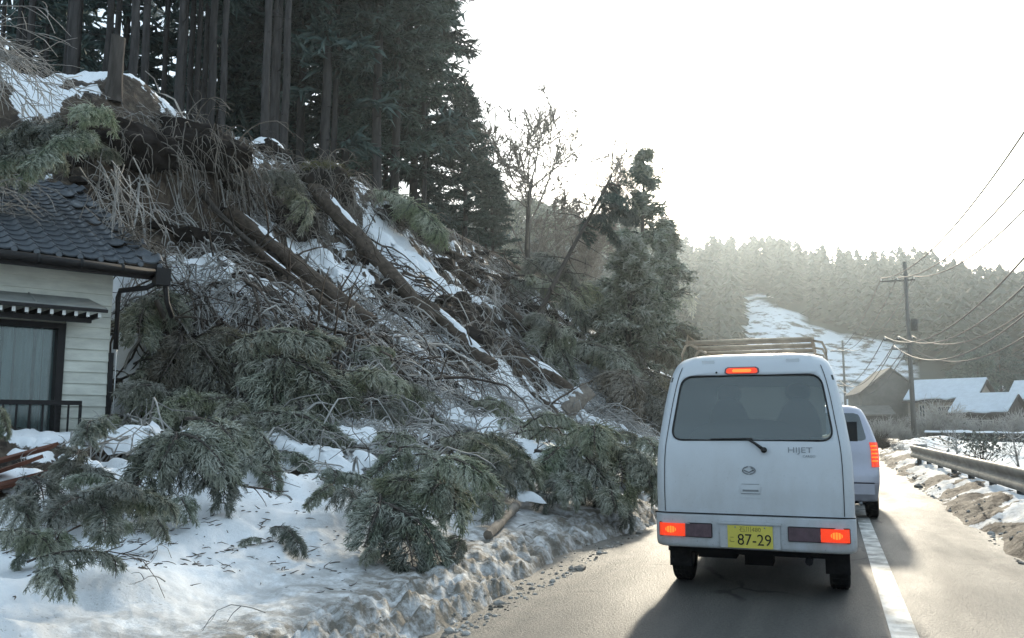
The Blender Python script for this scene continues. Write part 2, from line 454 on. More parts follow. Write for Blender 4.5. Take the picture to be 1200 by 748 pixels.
def snow_mask(x, y):
    s = -x
    # snow lies whole by the road, in patches on the debris, in strips down the slope
    bank = 0.75 + 0.9 * fbm(x * 1.0, y * 0.8, 4, 21) - 0.55 * sm(4.6, 6.6, s - 0.09 * (y - 6)) + 0.5 * (1 - sm(5.5, 9.0, y)) * (1 - sm(6, 9, s))
    u, v = (x * 0.8 + y * 0.6), (-x * 0.6 + y * 0.8)
    slope = 0.16 + 1.25 * fbm(u * 0.34, v * 1.2, 4, 33) + 0.55 * fbm(x * 2.4, y * 2.4, 3, 41) - 0.22 * sm(26, 40, y)
    top = 0.05 + 0.9 * fbm(x * 0.7, y * 0.7, 3, 55)
    w = sm(5.6, 7.6, s - 0.06 * (y - 8)); wt = sm(13.5, 16, s)
    m = bank * (1 - w) + slope * w
    m = m * (1 - wt) + top * wt
    for cx, cy, ax, ay, rx, ry in PATCHES:          # larger drifts left between the trunks
        dx, dy = x - cx, y - cy
        u, v = (dx * ax + dy * ay) / rx, (-dx * ay + dy * ax) / ry
        m = m + 0.75 * np.exp(-(u * u + v * v) ** 1.5)
    return sm(0.12, 0.42, m)
def terrain(x, y, fine=True):
    x = np.asarray(x, float); y = np.asarray(y, float)
    s = -x + 0.22 * vnoise(y * 0.35, y * 0 + 3.1, 5) * sm(0, 9, y) + 0.06 * vnoise(y * 1.9, x * 0 + 8.3, 6)
    h = base_h(s, y)
    slope_w = sm(5.5, 8.0, s) * (1 - sm(15, 22, s) * 0.6) * sm(8, 12, y + (s - 9))
    h = h + slope_w * (0.55 * fbm(x * 0.42, y * 0.42, 3, 3) + 0.30 * fbm(x * 1.3, y * 1.3, 4, 9))
    bank_w = sm(2.9, 4.0, s) * (1 - sm(6.5, 8.5, s))
    near = 1 - 0.30 * (1 - sm(5, 9, y))
    h = h + bank_w * near * (0.30 * fbm(x * 0.75, y * 0.75, 3, 14))
    m = snow_mask(x, y) * sm(2.3, 2.6, s)
    rough = fbm(x * 3.1, y * 3.1, 4, 24)
    h = h + m * (0.13 + 0.05 * fbm(x * 1.9, y * 1.9, 2, 77)) * sm(3.0, 4.2, s) + (1 - m) * sm(3.2, 4.4, s) * (0.10 + 0.12 * sm(6, 8, s)) * rough
    # ploughed ridge of dirty snow along the road
    berm = sm(2.22, 2.40, s) * (1 - sm(2.60, 3.1, s))
    if fine:
        ridg = 1 - np.abs(fbm(x * 4.6, y * 2.0, 4, 61))
        h = h + berm * (0.20 * (ridg - 0.72) + 0.06 * fbm(x * 13, y * 11, 3, 62))
        mid = sm(2.7, 3.2, s) * (1 - sm(3.8, 5.0, s))
        h = h + mid * (0.05 * fbm(x * 3.4, y * 2.2, 5, 63, .6))
        h = h + sm(3.4, 4.6, s) * m * (0.022 * fbm(x * 6, y * 6, 4, 64) + 0.10 * np.maximum(0, fbm(x * 2.6, y * 2.6, 3, 65)))
    return h
def hit(px, py, lift=0.0):
    """where the sight line through a photo pixel meets the left-hand terrain"""
    d = ray(px, py)
    t = np.concatenate([np.arange(3, 40, 0.3), np.arange(40, 160, 1.5)])
    for _pass in range(2):
        P = C_O[None] + d[None] * t[:, None]
        below = P[:, 2] < terrain(P[:, 0], P[:, 1], False)
        k = int(np.argmax(below)) if below.any() else len(t) - 1
        if _pass == 0: t = np.linspace(t[max(0, k - 1)], t[k], 32)
    p = P[k].copy(); p[2] += lift
    return p
def normal_at(x, y, e=0.25):
    hx = float(terrain(np.array([x + e]), np.array([y]), False)[0] - terrain(np.array([x - e]), np.array([y]), False)[0]) / (2 * e)
    hy = float(terrain(np.array([x]), np.array([y + e]), False)[0] - terrain(np.array([x]), np.array([y - e]), False)[0]) / (2 * e)
    n = np.array([-hx, -hy, 1.0]); return n / np.linalg.norm(n)
def hz(x, y, fine=False):
    return float(terrain(np.array([float(x)]), np.array([float(y)]), fine)[0])

for _px, _py, _pw, _ph in [(205, 325, 60, 55), (305, 360, 75, 48), (300, 205, 40, 50), (320, 245, 30, 40), (470, 290, 50, 60), (440, 240, 40, 26), (505, 325, 50, 22), (410, 335, 36, 24), (430, 370, 34, 24), (360, 290, 26, 26), (170, 92, 60, 16), (90, 72, 70, 14), (215, 108, 50, 14), (545, 400, 50, 22), (520, 425, 40, 24), (480, 395, 34, 24), (700, 505, 50, 22), (600, 500, 80, 24), (430, 505, 70, 24), (520, 515, 60, 22), (660, 490, 60, 20), (450, 545, 80, 22), (560, 545, 70, 20), (500, 425, 50, 20), (600, 460, 50, 20)]:
    _p = hit(_px, _py); _z = pix(_p)[2]
    PATCHES.append((_p[0], _p[1], 0.94, 0.35, _pw * _z / FPX * .75, _ph * _z / FPX * 1.1))
def terrain_mat():
    m = bpy.data.materials.new('slope_ground'); m.use_nodes = True
    n, l = m.node_tree.nodes, m.node_tree.links
    b = n['Principled BSDF']; b.inputs['Roughness'].default_value = 0.75; b.inputs['Specular IOR Level'].default_value = 0.25
    A = lambda k: (lambda q: (setattr(q, 'attribute_name', k), q)[1])(n.new('ShaderNodeAttribute'))
    sn, di = A('snow'), A('dirt')
    tc = n.new('ShaderNodeTexCoord')
    def noise(sc, det, rough=0.6, st=(1, 1, 1)):
        mp = n.new('ShaderNodeMapping'); mp.inputs['Scale'].default_value = st
        l.new(tc.outputs['Object'], mp.inputs[0])
        q = n.new('ShaderNodeTexNoise'); q.inputs['Scale'].default_value = sc; q.inputs['Detail'].default_value = det; q.inputs['Roughness'].default_value = rough
        l.new(mp.outputs[0], q.inputs['Vector']); return q
    def ramp(src, lo, hi, a=0.0, c=1.0):
        q = n.new('ShaderNodeMapRange'); q.inputs['From Min'].default_value = lo; q.inputs['From Max'].default_value = hi
        q.inputs['To Min'].default_value = a; q.inputs['To Max'].default_value = c
        l.new(src, q.inputs['Value']); return q.outputs[0]
    def mix(f, a, c):
        q = n.new('ShaderNodeMixRGB')
        for i, v in ((0, f), (1, a), (2, c)):
            if isinstance(v, tuple): q.inputs[i].default_value = (*v, 1)
            elif isinstance(v, float): q.inputs[i].default_value = v
            else: l.new(v, q.inputs[i])
        return q.outputs[0]
    def math_(op, a, c):
        q = n.new('ShaderNodeMath'); q.operation = op
        for i, v in ((0, a), (1, c)):
            if isinstance(v, float): q.inputs[i].default_value = v
            else: l.new(v, q.inputs[i])
        return q.outputs[0]
    soil = mix(ramp(noise(1.6, 8).outputs['Fac'], 0.38, 0.64), (0.030, 0.023, 0.018), (0.090, 0.066, 0.047))
    soil = mix(ramp(noise(7.0, 6).outputs['Fac'], 0.5, 0.66), soil, (0.13, 0.105, 0.078))
    snowc = mix(ramp(noise(0.9, 5).outputs['Fac'], 0.4, 0.7), (0.88, 0.90, 0.92), (0.80, 0.825, 0.85))
    # needles and bark shed on the snow
    specks = ramp(noise(38.0, 4, 0.7).outputs['Fac'], 0.60, 0.66)
    patch = ramp(noise(1.1, 3).outputs['Fac'], 0.5, 0.62)
    snowc = mix(math_('MULTIPLY', math_('MULTIPLY', specks, patch), 0.7), snowc, (0.16, 0.13, 0.09))
    # grit thrown up by the traffic
    grit = math_('MULTIPLY', di.outputs['Fac'], ramp(noise(5.5, 9, 0.72).outputs['Fac'], 0.36, 0.56, 0.25, 1.0))
    snowc = mix(grit, snowc, (0.19, 0.17, 0.14))
    fine = noise(9.0, 7, 0.65)
    edge = math_('ADD', sn.outputs['Fac'], ramp(fine.outputs['Fac'], 0.3, 0.7, -0.22, 0.22))
    f = ramp(edge, 0.42, 0.52)
    col = mix(f, soil, snowc)
    l.new(col, b.inputs['Base Color'])
    bp = n.new('ShaderNodeBump'); bp.inputs['Distance'].default_value = 0.05
    st = ramp(f, 0.0, 1.0, 1.0, 0.38); l.new(math_('MAXIMUM', st, math_('MULTIPLY', di.outputs['Fac'], 0.85)), bp.inputs['Strength'])
    l.new(noise(8.0, 10, 0.66).outputs['Fac'], bp.inputs['Height']); l.new(bp.outputs[0], b.inputs['Normal'])
    MATS['slope_ground'] = m
terrain_mat()

def build_terrain():
    na, nr = 600, 380
    ang = np.radians(np.linspace(-84, 1.5, na)); rr = 2.6 * (150 / 2.6) ** np.linspace(0, 1, nr)
    Ag, Rg = np.meshgrid(ang, rr)
    X, Y = Rg * np.sin(Ag), Rg * np.cos(Ag)
    Z = terrain(X, Y)
    s = -X
    snow = snow_mask(X, Y)
    snow = np.maximum(snow, 1 - sm(4.2, 5.2, s + 0.3 * fbm(X, Y, 2, 91)))
    # bare, scraped soil where the face is steep
    gy, gx = np.gradient(Z)
    st = np.abs(Z - terrain(X + 0.25, Y, False)) / 0.25
    snow = snow * (1 - sm(0.95, 1.5, st) * sm(6, 8, s))
    dirt = (1 - sm(2.75, 4.6, s + 0.5 * fbm(X * 0.8, Y * 0.8, 3, 92))) 
    dirt = np.clip(dirt + 0.35 * (1 - sm(2.4, 3.0, s)), 0, 1)
    V = np.stack([X, Y, Z], -1).reshape(-1, 3)
    idx = np.arange(na * nr).reshape(nr, na)
    F = np.stack([idx[:-1, :-1], idx[:-1, 1:], idx[1:, 1:], idx[1:, :-1]], -1).reshape(-1, 4)
    F = F[:, ::-1]
    fs = -V[F].mean(1)[:, 0]; fy = V[F].mean(1)[:, 1]
    keep = fs > 1.9
    bank = keep & (fs < 6.4 + 0.05 * (fy - 8))
    for nm, sel in (('snow_bank', bank), ('hillside', keep & ~bank)):
        f = F[sel]; u, inv = np.unique(f, return_inverse=True)
        me = npmesh(nm, V[u], [inv.reshape(-1, 4)], True, {'snow': snow.ravel()[u], 'dirt': dirt.ravel()[u]})
        structure(nm, me, 'slope_ground')
build_terrain()

# ------------------------------------------------------------------ ground sheet, road, lane line, right-hand verge
def field_mat():
    m = mat('field_snow', (0.80, 0.82, 0.84), 0.7, 0.2, var=0.5, scale=0.12, dark=(0.62, 0.62, 0.60), bump=0.6, bscale=0.8, coords='Object')
field_mat()
G = 1500
structure('ground', npmesh('ground', [(-G, -G, -0.13), (G, -G, -0.13), (G, G, -0.13), (-G, G, -0.13)], [[(0, 1, 2, 3)]], False), 'field_snow')

def road_mat():
    m = bpy.data.materials.new('asphalt'); m.use_nodes = True
    n, l = m.node_tree.nodes, m.node_tree.links
    b = n['Principled BSDF']
    tc = n.new('ShaderNodeTexCoord')
    def noise(sc, det, st=(1, 1, 1), rough=0.6):
        mp = n.new('ShaderNodeMapping'); mp.inputs['Scale'].default_value = st
        l.new(tc.outputs['Object'], mp.inputs[0])
        q = n.new('ShaderNodeTexNoise'); q.inputs['Scale'].default_value = sc; q.inputs['Detail'].default_value = det; q.inputs['Roughness'].default_value = rough
        l.new(mp.outputs[0], q.inputs['Vector']); return q.outputs['Fac']
    def ramp(src, lo, hi, a=0.0, c=1.0):
        q = n.new('ShaderNodeMapRange'); q.inputs['From Min'].default_value = lo; q.inputs['From Max'].default_value = hi
        q.inputs['To Min'].default_value = a; q.inputs['To Max'].default_value = c
        l.new(src, q.inputs['Value']); return q.outputs[0]
    def mix(f, a, c):
        q = n.new('ShaderNodeMixRGB')
        for i, v in ((0, f), (1, a), (2, c)):
            if isinstance(v, tuple): q.inputs[i].default_value = (*v, 1)
            else: l.new(v, q.inputs[i])
        return q.outputs[0]
    c = mix(ramp(noise(42, 4, (1, 1, 1), .7), 0.36, 0.64), (0.036, 0.036, 0.034), (0.125, 0.12, 0.105))
    c = mix(ramp(noise(150, 2), 0.56, 0.66), c, (0.23, 0.215, 0.185))
    c = mix(ramp(noise(0.8, 5, (3.0, 0.12, 1)), 0.46, 0.6, 0.0, 0.45), c, (0.045, 0.045, 0.044))
    c = mix(ramp(noise(1.1, 6, (1.6, 0.25, 1)), 0.42, 0.68, 0.0, 0.6), c, (0.15, 0.14, 0.125))     # dried salt and mud along the wheel tracks
    di = n.new('ShaderNodeAttribute'); di.attribute_name = 'dirt'
    mm = n.new('ShaderNodeMath'); mm.operation = 'MULTIPLY'
    l.new(di.outputs['Fac'], mm.inputs[0]); l.new(ramp(noise(4.0, 9, (1.5, 0.7, 1), 0.7), 0.4, 0.58), mm.inputs[1])
    c = mix(mm.outputs[0], c, (0.20, 0.18, 0.15))
    tr = n.new('ShaderNodeAttribute'); tr.attribute_name = 'track'
    tk = n.new('ShaderNodeMath'); tk.operation = 'MULTIPLY'; l.new(tr.outputs['Fac'], tk.inputs[0]); l.new(ramp(noise(2.2, 6, (1.2, .3, 1)), .38, .58, .15, .75), tk.inputs[1])
    c = mix(tk.outputs[0], c, (0.034, 0.034, 0.033))          # damp, polished wheel tracks
    vo = n.new('ShaderNodeTexVoronoi'); vo.feature = 'DISTANCE_TO_EDGE'; vo.inputs['Scale'].default_value = .55; vo.inputs['Randomness'].default_value = 1.0
    wv = n.new('ShaderNodeVectorMath'); wv.operation = 'MULTIPLY_ADD'; wv.inputs[1].default_value = (.35, .35, 0)
    nz = n.new('ShaderNodeTexNoise'); nz.inputs['Scale'].default_value = 3.0; nz.inputs['Detail'].default_value = 5; l.new(tc.outputs['Object'], nz.inputs['Vector'])
    l.new(nz.outputs['Color'], wv.inputs[0]); l.new(tc.outputs['Object'], wv.inputs[2]); l.new(wv.outputs[0], vo.inputs['Vector'])
    ck = n.new('ShaderNodeMath'); ck.operation = 'MULTIPLY'; l.new(ramp(vo.outputs['Distance'], .003, .012, 1.0, 0.0), ck.inputs[0]); l.new(ramp(noise(.5, 3), .5, .58), ck.inputs[1])
    c = mix(ck.outputs[0], c, (0.012, 0.012, 0.012))
    l.new(c, b.inputs['Base Color'])
    l.new(ramp(noise(0.9, 6, (1.4, 0.35, 1)), 0.35, 0.68, 0.46, 0.66), b.inputs['Roughness'])
    b.inputs['Specular IOR Level'].default_value = 0.4
    bp = n.new('ShaderNodeBump'); bp.inputs['Strength'].default_value = 0.9; bp.inputs['Distance'].default_value = 0.02
    l.new(noise(48, 5, (1, 1, 1), .7), bp.inputs['Height']); l.new(bp.outputs[0], b.inputs['Normal'])
    MATS['asphalt'] = m
road_mat()
def road_cx(y):                      # the road bends right beyond the cars
    y = np.asarray(y, float)
    return np.where(y > 30, (y - 30) ** 2 / 420.0, 0.0)
def strip(x0, x1, ys, z, nx):
    ys = np.asarray(ys, float); xs = np.linspace(0, 1, nx)
    X = road_cx(ys)[:, None] + x0 + (x1 - x0) * xs[None]
    Y = ys[:, None] + 0 * X
    Z = z + 0 * X
    idx = np.arange(X.size).reshape(X.shape)
    F = np.stack([idx[:-1, :-1], idx[:-1, 1:], idx[1:, 1:], idx[1:, :-1]], -1).reshape(-1, 4)
    return X, Y, Z, F
ys = np.concatenate([np.arange(-40, 30, 0.5), np.arange(30, 150, 2.0)])
X, Y, Z, F = strip(-2.75, 2.1, ys, 0.0, 64)
dd = (1 - sm(0.0, 1.1, X - road_cx(Y) + 2.5)) + sm(1.0, 1.7, X - road_cx(Y)) * 0.9
structure('road', npmesh('road', np.stack([X, Y, Z], -1).reshape(-1, 3), [F], False, {'dirt': np.clip(dd.ravel(), 0, 1), 'track': sum(np.exp(-(((X - road_cx(Y)) - x0 - .05 * np.sin(Y * .35)) / .17) ** 2) for x0 in (-1.25, -.05, .85, 1.45)).ravel()}), 'asphalt')
X, Y, Z, F = strip(0.30, 0.46, np.concatenate([np.arange(-8, 30, 1.0), np.arange(30, 120, 2)]), 0.004, 2)
structure('lane_marking', npmesh('lane_marking', np.stack([X, Y, Z], -1).reshape(-1, 3), [F], False), 'line_paint')

def verge_h(x, y):
    x = x - road_cx(y)
    e = x + 0.12 * vnoise(y * 0.7, y * 0 + 2, 71) + 0.05 * vnoise(y * 3, y * 0, 72)
    h = -0.03 + 0.11 * sm(1.6, 2.0, e) + 0.16 * sm(1.9, 2.5, e) - 0.30 * sm(3.0, 4.4, e)
    cl = fbm(x * 3.2, y * 2.2, 4, 73)
    h = h + sm(1.6, 1.9, e) * (1 - sm(3, 4, e)) * (0.09 * cl + 0.05 * (1 - np.abs(fbm(x * 7, y * 5, 3, 74))))
    return h, e
ys = 2.0 * (120 / 2.0) ** np.linspace(0, 1, 430)
X, Y, Z, F = strip(1.45, 5.2, ys, 0.0, 84)
Z, E = verge_h(X, Y)
sn = sm(0.05, 0.40, 0.35 + 0.9 * fbm(X * 1.7, Y * 1.3, 4, 75) - 0.4 * (1 - sm(1.75, 2.3, E)))
di = np.clip(0.62 - 0.45 * sm(1.9, 2.8, E), 0, 1)
structure('snow_verge', npmesh('snow_verge', np.stack([X, Y, Z], -1).reshape(-1, 3), [F], True, {'snow': sn.ravel(), 'dirt': di.ravel()}), 'slope_ground')

# ------------------------------------------------------------------ far wooded hill
def far_h(r, a):
    """r metres from the camera, a heading in degrees"""
    ridge = np.clip(46 - 1.0 * a, 32, 64) + 3.0 * vnoise(a * 0.35, a * 0, 81)
    up = sm(125, 305, r) * 0.55 + 0.45 * np.clip((r - 125) / 180, 0, 1)
    return ridge * up * (1 - 0.5 * sm(310, 460, r)) + 2.5 * fbm(r * np.sin(np.radians(a)) * 0.03, r * np.cos(np.radians(a)) * 0.03, 3, 82) * sm(125, 150, r)
SLIP = [(862, 352), (885, 344), (915, 360), (960, 382), (1010, 398), (1062, 402), (1075, 446), (1020, 452), (950, 450), (885, 425)]
def in_poly(px, py, poly):
    c = np.zeros(np.shape(px), bool); n = len(poly)
    for i in range(n):
        x1, y1 = poly[i]; x2, y2 = poly[(i + 1) % n]
        t = ((y1 > py) != (y2 > py)) & (px < (x2 - x1) * (py - y1) / (y2 - y1 + 1e-9) + x1)
        c ^= t
    return c
def vpix(P):
    d = P - C_O; z = d @ C_F
    return 600 + FPX * (d @ C_R) / z, 374 - FPX * (d @ C_U) / z
a_ = np.linspace(-62, 62, 200); r_ = np.concatenate([np.linspace(118, 310, 80), np.linspace(318, 520, 20)])
Ag, Rg = np.meshgrid(a_, r_)
Zg = far_h(Rg, Ag) - 0.4
V = np.stack([Rg * np.sin(np.radians(Ag)), Rg * np.cos(np.radians(Ag)), Zg], -1).reshape(-1, 3)
u_, v_ = vpix(V)
slip = in_poly(u_ + 10 * vnoise(V[:, 0] * 0.2, V[:, 1] * 0.2, 83), v_ + 6 * vnoise(V[:, 0] * 0.15, V[:, 1] * 0.15, 84), SLIP).astype(float)
slip = np.maximum(slip, (v_ > 452) * 0.7)
idx = np.arange(Ag.size).reshape(Ag.shape)
F = np.stack([idx[:-1, :-1], idx[:-1, 1:], idx[1:, 1:], idx[1:, :-1]], -1).reshape(-1, 4)[:, ::-1]
def far_mat():
    m = bpy.data.materials.new('far_ground'); m.use_nodes = True
    n, l = m.node_tree.nodes, m.node_tree.links
    b = n['Principled BSDF']; b.inputs['Roughness'].default_value = 0.9
    tc = n.new('ShaderNodeTexCoord'); q = n.new('ShaderNodeTexNoise'); q.inputs['Scale'].default_value = 0.22; q.inputs['Detail'].default_value = 7; q.inputs['Roughness'].default_value = 0.7
    l.new(tc.outputs['Object'], q.inputs['Vector'])
    r = n.new('ShaderNodeMapRange'); r.inputs['From Min'].default_value = 0.50; r.inputs['From Max'].default_value = 0.60
    l.new(q.outputs['Fac'], r.inputs['Value'])
    m1 = n.new('ShaderNodeMixRGB'); m1.inputs[1].default_value = (0.80, 0.82, 0.84, 1); m1.inputs[2].default_value = (0.16, 0.13, 0.10, 1); l.new(r.outputs[0], m1.inputs[0])
    a = n.new('ShaderNodeAttribute'); a.attribute_name = 'snow'
    m2 = n.new('ShaderNodeMixRGB'); m2.inputs[1].default_value = (0.045, 0.05, 0.04, 1); l.new(a.outputs['Fac'], m2.inputs[0]); l.new(m1.outputs[0], m2.inputs[2])
    l.new(m2.outputs[0], b.inputs['Base Color']); MATS['far_ground'] = m
far_mat()
structure('far_hill', npmesh('far_hill', V, [F], True, {'snow': slip}), 'far_ground')
# ================================================================== vegetation generators
def unit(v): return v / (np.linalg.norm(v, axis=-1, keepdims=True) + 1e-9)
def curve_path(p0, d, L, K, grav, rng, wig=0.05):
    """(N,3) starts, (N,3) directions, (N,) lengths -> (N,K,3) drooping paths"""
    N = len(p0); P = np.zeros((N, K, 3)); P[:, 0] = p0
    d = unit(d.copy())
    for k in range(1, K):
        P[:, k] = P[:, k - 1] + d * (L / (K - 1))[:, None]
        d = unit(d + np.array([0, 0, -1.0]) * np.reshape(grav, (-1, 1)) / (K - 1) + rng.normal(0, wig, (N, 3)))
    return P
def sample_path(P, t):
    """P (N,K,3), t (N,M) in 0..1 -> points (N,M,3), tangents"""
    N, K, _ = P.shape
    f = np.clip(t, 0, 0.9999) * (K - 1); i = f.astype(int); w = (f - i)[..., None]
    n = np.arange(N)[:, None]
    return P[n, i] * (1 - w) + P[n, i + 1] * w, unit(P[n, i + 1] - P[n, i])

def cedar_branch(seed, L=1.6, nsec=26, width=0.62, droop=0.9, cords=20, cord_len=0.145, cr=0.0068):
    """a broken cedar limb with hanging rope-like sprays; limb along +X"""
    rng = np.random.default_rng(seed)
    stem = curve_path(np.zeros((1, 3)), np.array([[1.0, rng.normal(0, .12), 0.42]]), np.array([L]), 9, 1.25, rng, 0.07)
    ms = MB(); ms.tube(stem[0], np.linspace(0.026, 0.006, 9) * L / 1.6, 6)
    t = np.linspace(0.14, 1.0, nsec) + rng.normal(0, .012, nsec)
    p, tg = sample_path(stem, t[None]); p, tg = p[0], tg[0]
    side = np.where(np.arange(nsec) % 2 == 0, 1.0, -1.0)
    lat = unit(np.cross(tg, np.array([0, 0, 1.0]))) * side[:, None]
    d2 = lat * rng.uniform(0.55, 1.0, nsec)[:, None] + tg * rng.uniform(0.35, 0.9, nsec)[:, None] + np.array([0, 0, 1]) * rng.uniform(-0.25, 0.30, nsec)[:, None]
    L2 = width * (1.05 - 0.62 * np.clip(t, 0, 1)) * rng.uniform(0.7, 1.2, nsec) * np.minimum(1, 0.45 + 2.2 * np.clip(t - 0.1, 0, 1))
    sec = curve_path(p, d2, L2, 7, droop * rng.uniform(0.7, 1.5, nsec), rng, 0.07)
    V, F, a = tubes(sec, np.linspace(0.0085, 0.003, 7)[None].repeat(nsec, 0), 3)
    fol = MB()
    ms.add(V, F)
    # third order: cords along each secondary, both sides
    tt = np.linspace(0.12, 1.0, cords)[None].repeat(nsec, 0) + rng.normal(0, .02, (nsec, cords))
    p3, tg3 = sample_path(sec, tt)
    for sgn in (1, -1):
        lat3 = unit(np.cross(tg3, np.array([0, 0, 1.0]) + rng.normal(0, .5, tg3.shape))) * sgn
        d3 = (lat3 * rng.uniform(0.35, 0.9, tt.shape)[..., None] + tg3 * rng.uniform(0.5, 1.0, tt.shape)[..., None] + rng.normal(0, .18, tg3.shape)).reshape(-1, 3)
        n = len(d3)
        L3 = (cord_len * rng.uniform(0.55, 1.3, tt.shape) * (1.1 - 0.4 * tt)).ravel()
        c3 = curve_path(p3.reshape(-1, 3), d3, L3, 4, 0.75 * rng.uniform(0.5, 1.5, n), rng, 0.10)
        r3 = np.array([0.7, 1.0, 0.8, 0.12])[None] * cr * rng.uniform(0.7, 1.25, (n, 1))
        V, F, a = tubes(c3, r3, 3); fol.add(V, F, a)
        # side shoots and needles that break the outline
        for tq in (0.2, 0.4, 0.6, 0.8, 0.92):
            p4, tg4 = sample_path(c3, np.full((n, 1), tq)); p4, tg4 = p4[:, 0], tg4[:, 0]
            d4 = unit(tg4 * 0.8 + rng.normal(0, .55, (n, 3)) + np.array([0, 0, -0.25]))
            e4 = p4 + d4 * (L3 * rng.uniform(0.28, 0.55, n))[:, None]
            w4 = unit(np.cross(d4, rng.normal(0, 1, (n, 3)))) * cr * 0.75
            V = np.stack([p4 - w4, p4 + w4, e4], 1).reshape(-1, 3)
            fol.add(V, np.arange(3 * n).reshape(-1, 3), np.tile([tq * .6, tq * .6, 1.0], n))
    return ms.mesh('branch_stem', True), fol.mesh('branch_foliage', True, 'tip')

def cedar_tree(seed, H, zb, Rm, nl, nc, trunk_r=0.17, cord=0.5, cr=0.05, lean=0.0, sparse=0.0, rag=(0.62, 1.15)):
    """standing cedar: trunk mesh, crown mesh (limbs and needle sprays)"""
    rng = np.random.default_rng(seed)
    K = 12; z = np.linspace(0, H, K)
    P = np.stack([lean * (z / H) ** 2 * H + np.cumsum(rng.normal(0, .03, K)), np.cumsum(rng.normal(0, .03, K)), z - 0.4 * (z == 0)], -1)
    tr = MB(); tr.tube(P, trunk_r * (1.02 - (z / H)) ** 0.75 * np.where(z < 0.1, 1.35, 1.0) + 0.012, 10)
    # dead snags below the crown
    nd = 14
    zz = rng.uniform(1.5, max(2.0, zb), nd); az = rng.uniform(0, 6.283, nd)
    p0 = np.stack([np.interp(zz, z, P[:, 0]), np.interp(zz, z, P[:, 1]), zz], -1)
    dd = np.stack([np.cos(az), np.sin(az), rng.uniform(-.35, .15, nd)], -1)
    V, F, a = tubes(curve_path(p0, dd, rng.uniform(0.5, 1.6, nd), 5, 0.35, rng, .08), np.linspace(.022, .006, 5)[None].repeat(nd, 0), 3); tr.add(V, F)
    cr_ = MB()
    tz = rng.uniform(0, 1, nl) ** 0.85
    zl = zb + (H - zb) * tz * 0.985
    az = np.arange(nl) * 2.39996 + rng.normal(0, .3, nl)
    p0 = np.stack([np.interp(zl, z, P[:, 0]), np.interp(zl, z, P[:, 1]), zl], -1)
    d = np.stack([np.cos(az), np.sin(az), 0.25 + 0.55 * tz + rng.normal(0, .12, nl)], -1)
    prof = np.minimum(1.0, (1 - tz) ** 0.72 * 1.06 + 0.05) * np.minimum(1.0, 0.55 + tz * 2.2)
    Ll = Rm * prof * rng.uniform(*rag, nl)
    limbs = curve_path(p0, d, Ll, 6, 0.75, rng, .06)
    V, F, a = tubes(limbs, np.linspace(.03, .008, 6)[None].repeat(nl, 0) * (0.5 + Ll / Rm)[:, None], 3)
    cr_.add(V, F, a * 0)
    t = rng.uniform(0.18 + 0.3 * sparse, 1.0, (nl, nc)) ** 0.8
    p, tg = sample_path(limbs, t)
    p = p + rng.normal(0, 0.06, p.shape)
    lat = unit(np.cross(tg, np.array([0, 0, 1.0]))) * rng.choice([-1, 1], (nl, nc))[..., None]
    d = (lat * rng.uniform(0.1, 1.0, (nl, nc))[..., None] + tg * rng.uniform(0.2, 1.0, (nl, nc))[..., None] + rng.normal(0, .3, p.shape) + np.array([0, 0, 0.1])).reshape(-1, 3)
    n = len(d); Lc = cord * rng.uniform(0.5, 1.35, n)
    c = curve_path(p.reshape(-1, 3), d, Lc, 3, 0.8 * rng.uniform(0.3, 1.6, n), rng, .1)
    V, F, a = tubes(c, np.array([0.75, 1.0, 0.1])[None] * cr * rng.uniform(.6, 1.3, (n, 1)), 3); cr_.add(V, F, a)
    # finer shoots
    for q in range(3):
        p4, tg4 = sample_path(c, rng.uniform(0.25, .95, (n, 1))); p4, tg4 = p4[:, 0], tg4[:, 0]
        d4 = unit(tg4 * .7 + rng.normal(0, .6, (n, 3)) + np.array([0, 0, -.2]))
        e4 = p4 + d4 * (Lc * rng.uniform(.3, .65, n))[:, None]
        w4 = unit(np.cross(d4, rng.normal(0, 1, (n, 3)))) * cr * .8
        cr_.add(np.stack([p4 - w4, p4 + w4, e4], 1).reshape(-1, 3), np.arange(3 * n).reshape(-1, 3), np.tile([.4, .4, 1.0], n))
    return tr.mesh('cedar_trunk', True), cr_.mesh('cedar_crown', True, 'tip')

def bare_tree(seed, H, r0, spread=0.6, levels=5, droop=0.0, sides=5, first=0.22, rmin=0.006):
    """leafless broadleaf tree: trunk mesh, branch mesh"""
    rng = np.random.default_rng(seed)
    trunk, br = MB(), MB()
    K = 7
    P0 = curve_path(np.zeros((1, 3)), np.array([[rng.normal(0, .08), rng.normal(0, .08), 1.0]]), np.array([H * 0.62]), K, -0.1, rng, .05)
    trunk.tube(P0[0], np.linspace(r0, r0 * .42, K), 8)
    cur, rad, Ls = P0, np.array([r0 * 0.42]), np.array([H * .62])
    for lv in range(levels):
        m = (11, 5, 4, 4, 3, 3)[lv]
        n = len(cur)
        t = rng.uniform(first if lv == 0 else 0.2, 1.0, (n, m)); t[:, 0] = 1.0
        p, tg = sample_path(cur, t)
        d = unit(tg * rng.uniform(.55, 1.0, (n, m))[..., None] + rng.normal(0, spread, p.shape) + np.array([0, 0, .22 - droop]))
        L = (Ls[:, None] * rng.uniform(.42, .74, (n, m)) * (1.15 - .45 * t)).ravel()
        r = np.maximum((rad[:, None] * rng.uniform(.5, .75, (n, m))).ravel(), rmin)
        cur = curve_path(p.reshape(-1, 3), d.reshape(-1, 3), L, 5, np.full(n * m, 0.05 + droop), rng, .10)
        V, F, a = tubes(cur, r[:, None] * np.linspace(1, .45, 5)[None], 3 if lv else 5); br.add(V, F)
        rad, Ls = r * .5, L
    return trunk.mesh('bare_trunk', True), br.mesh('bare_branches', True)

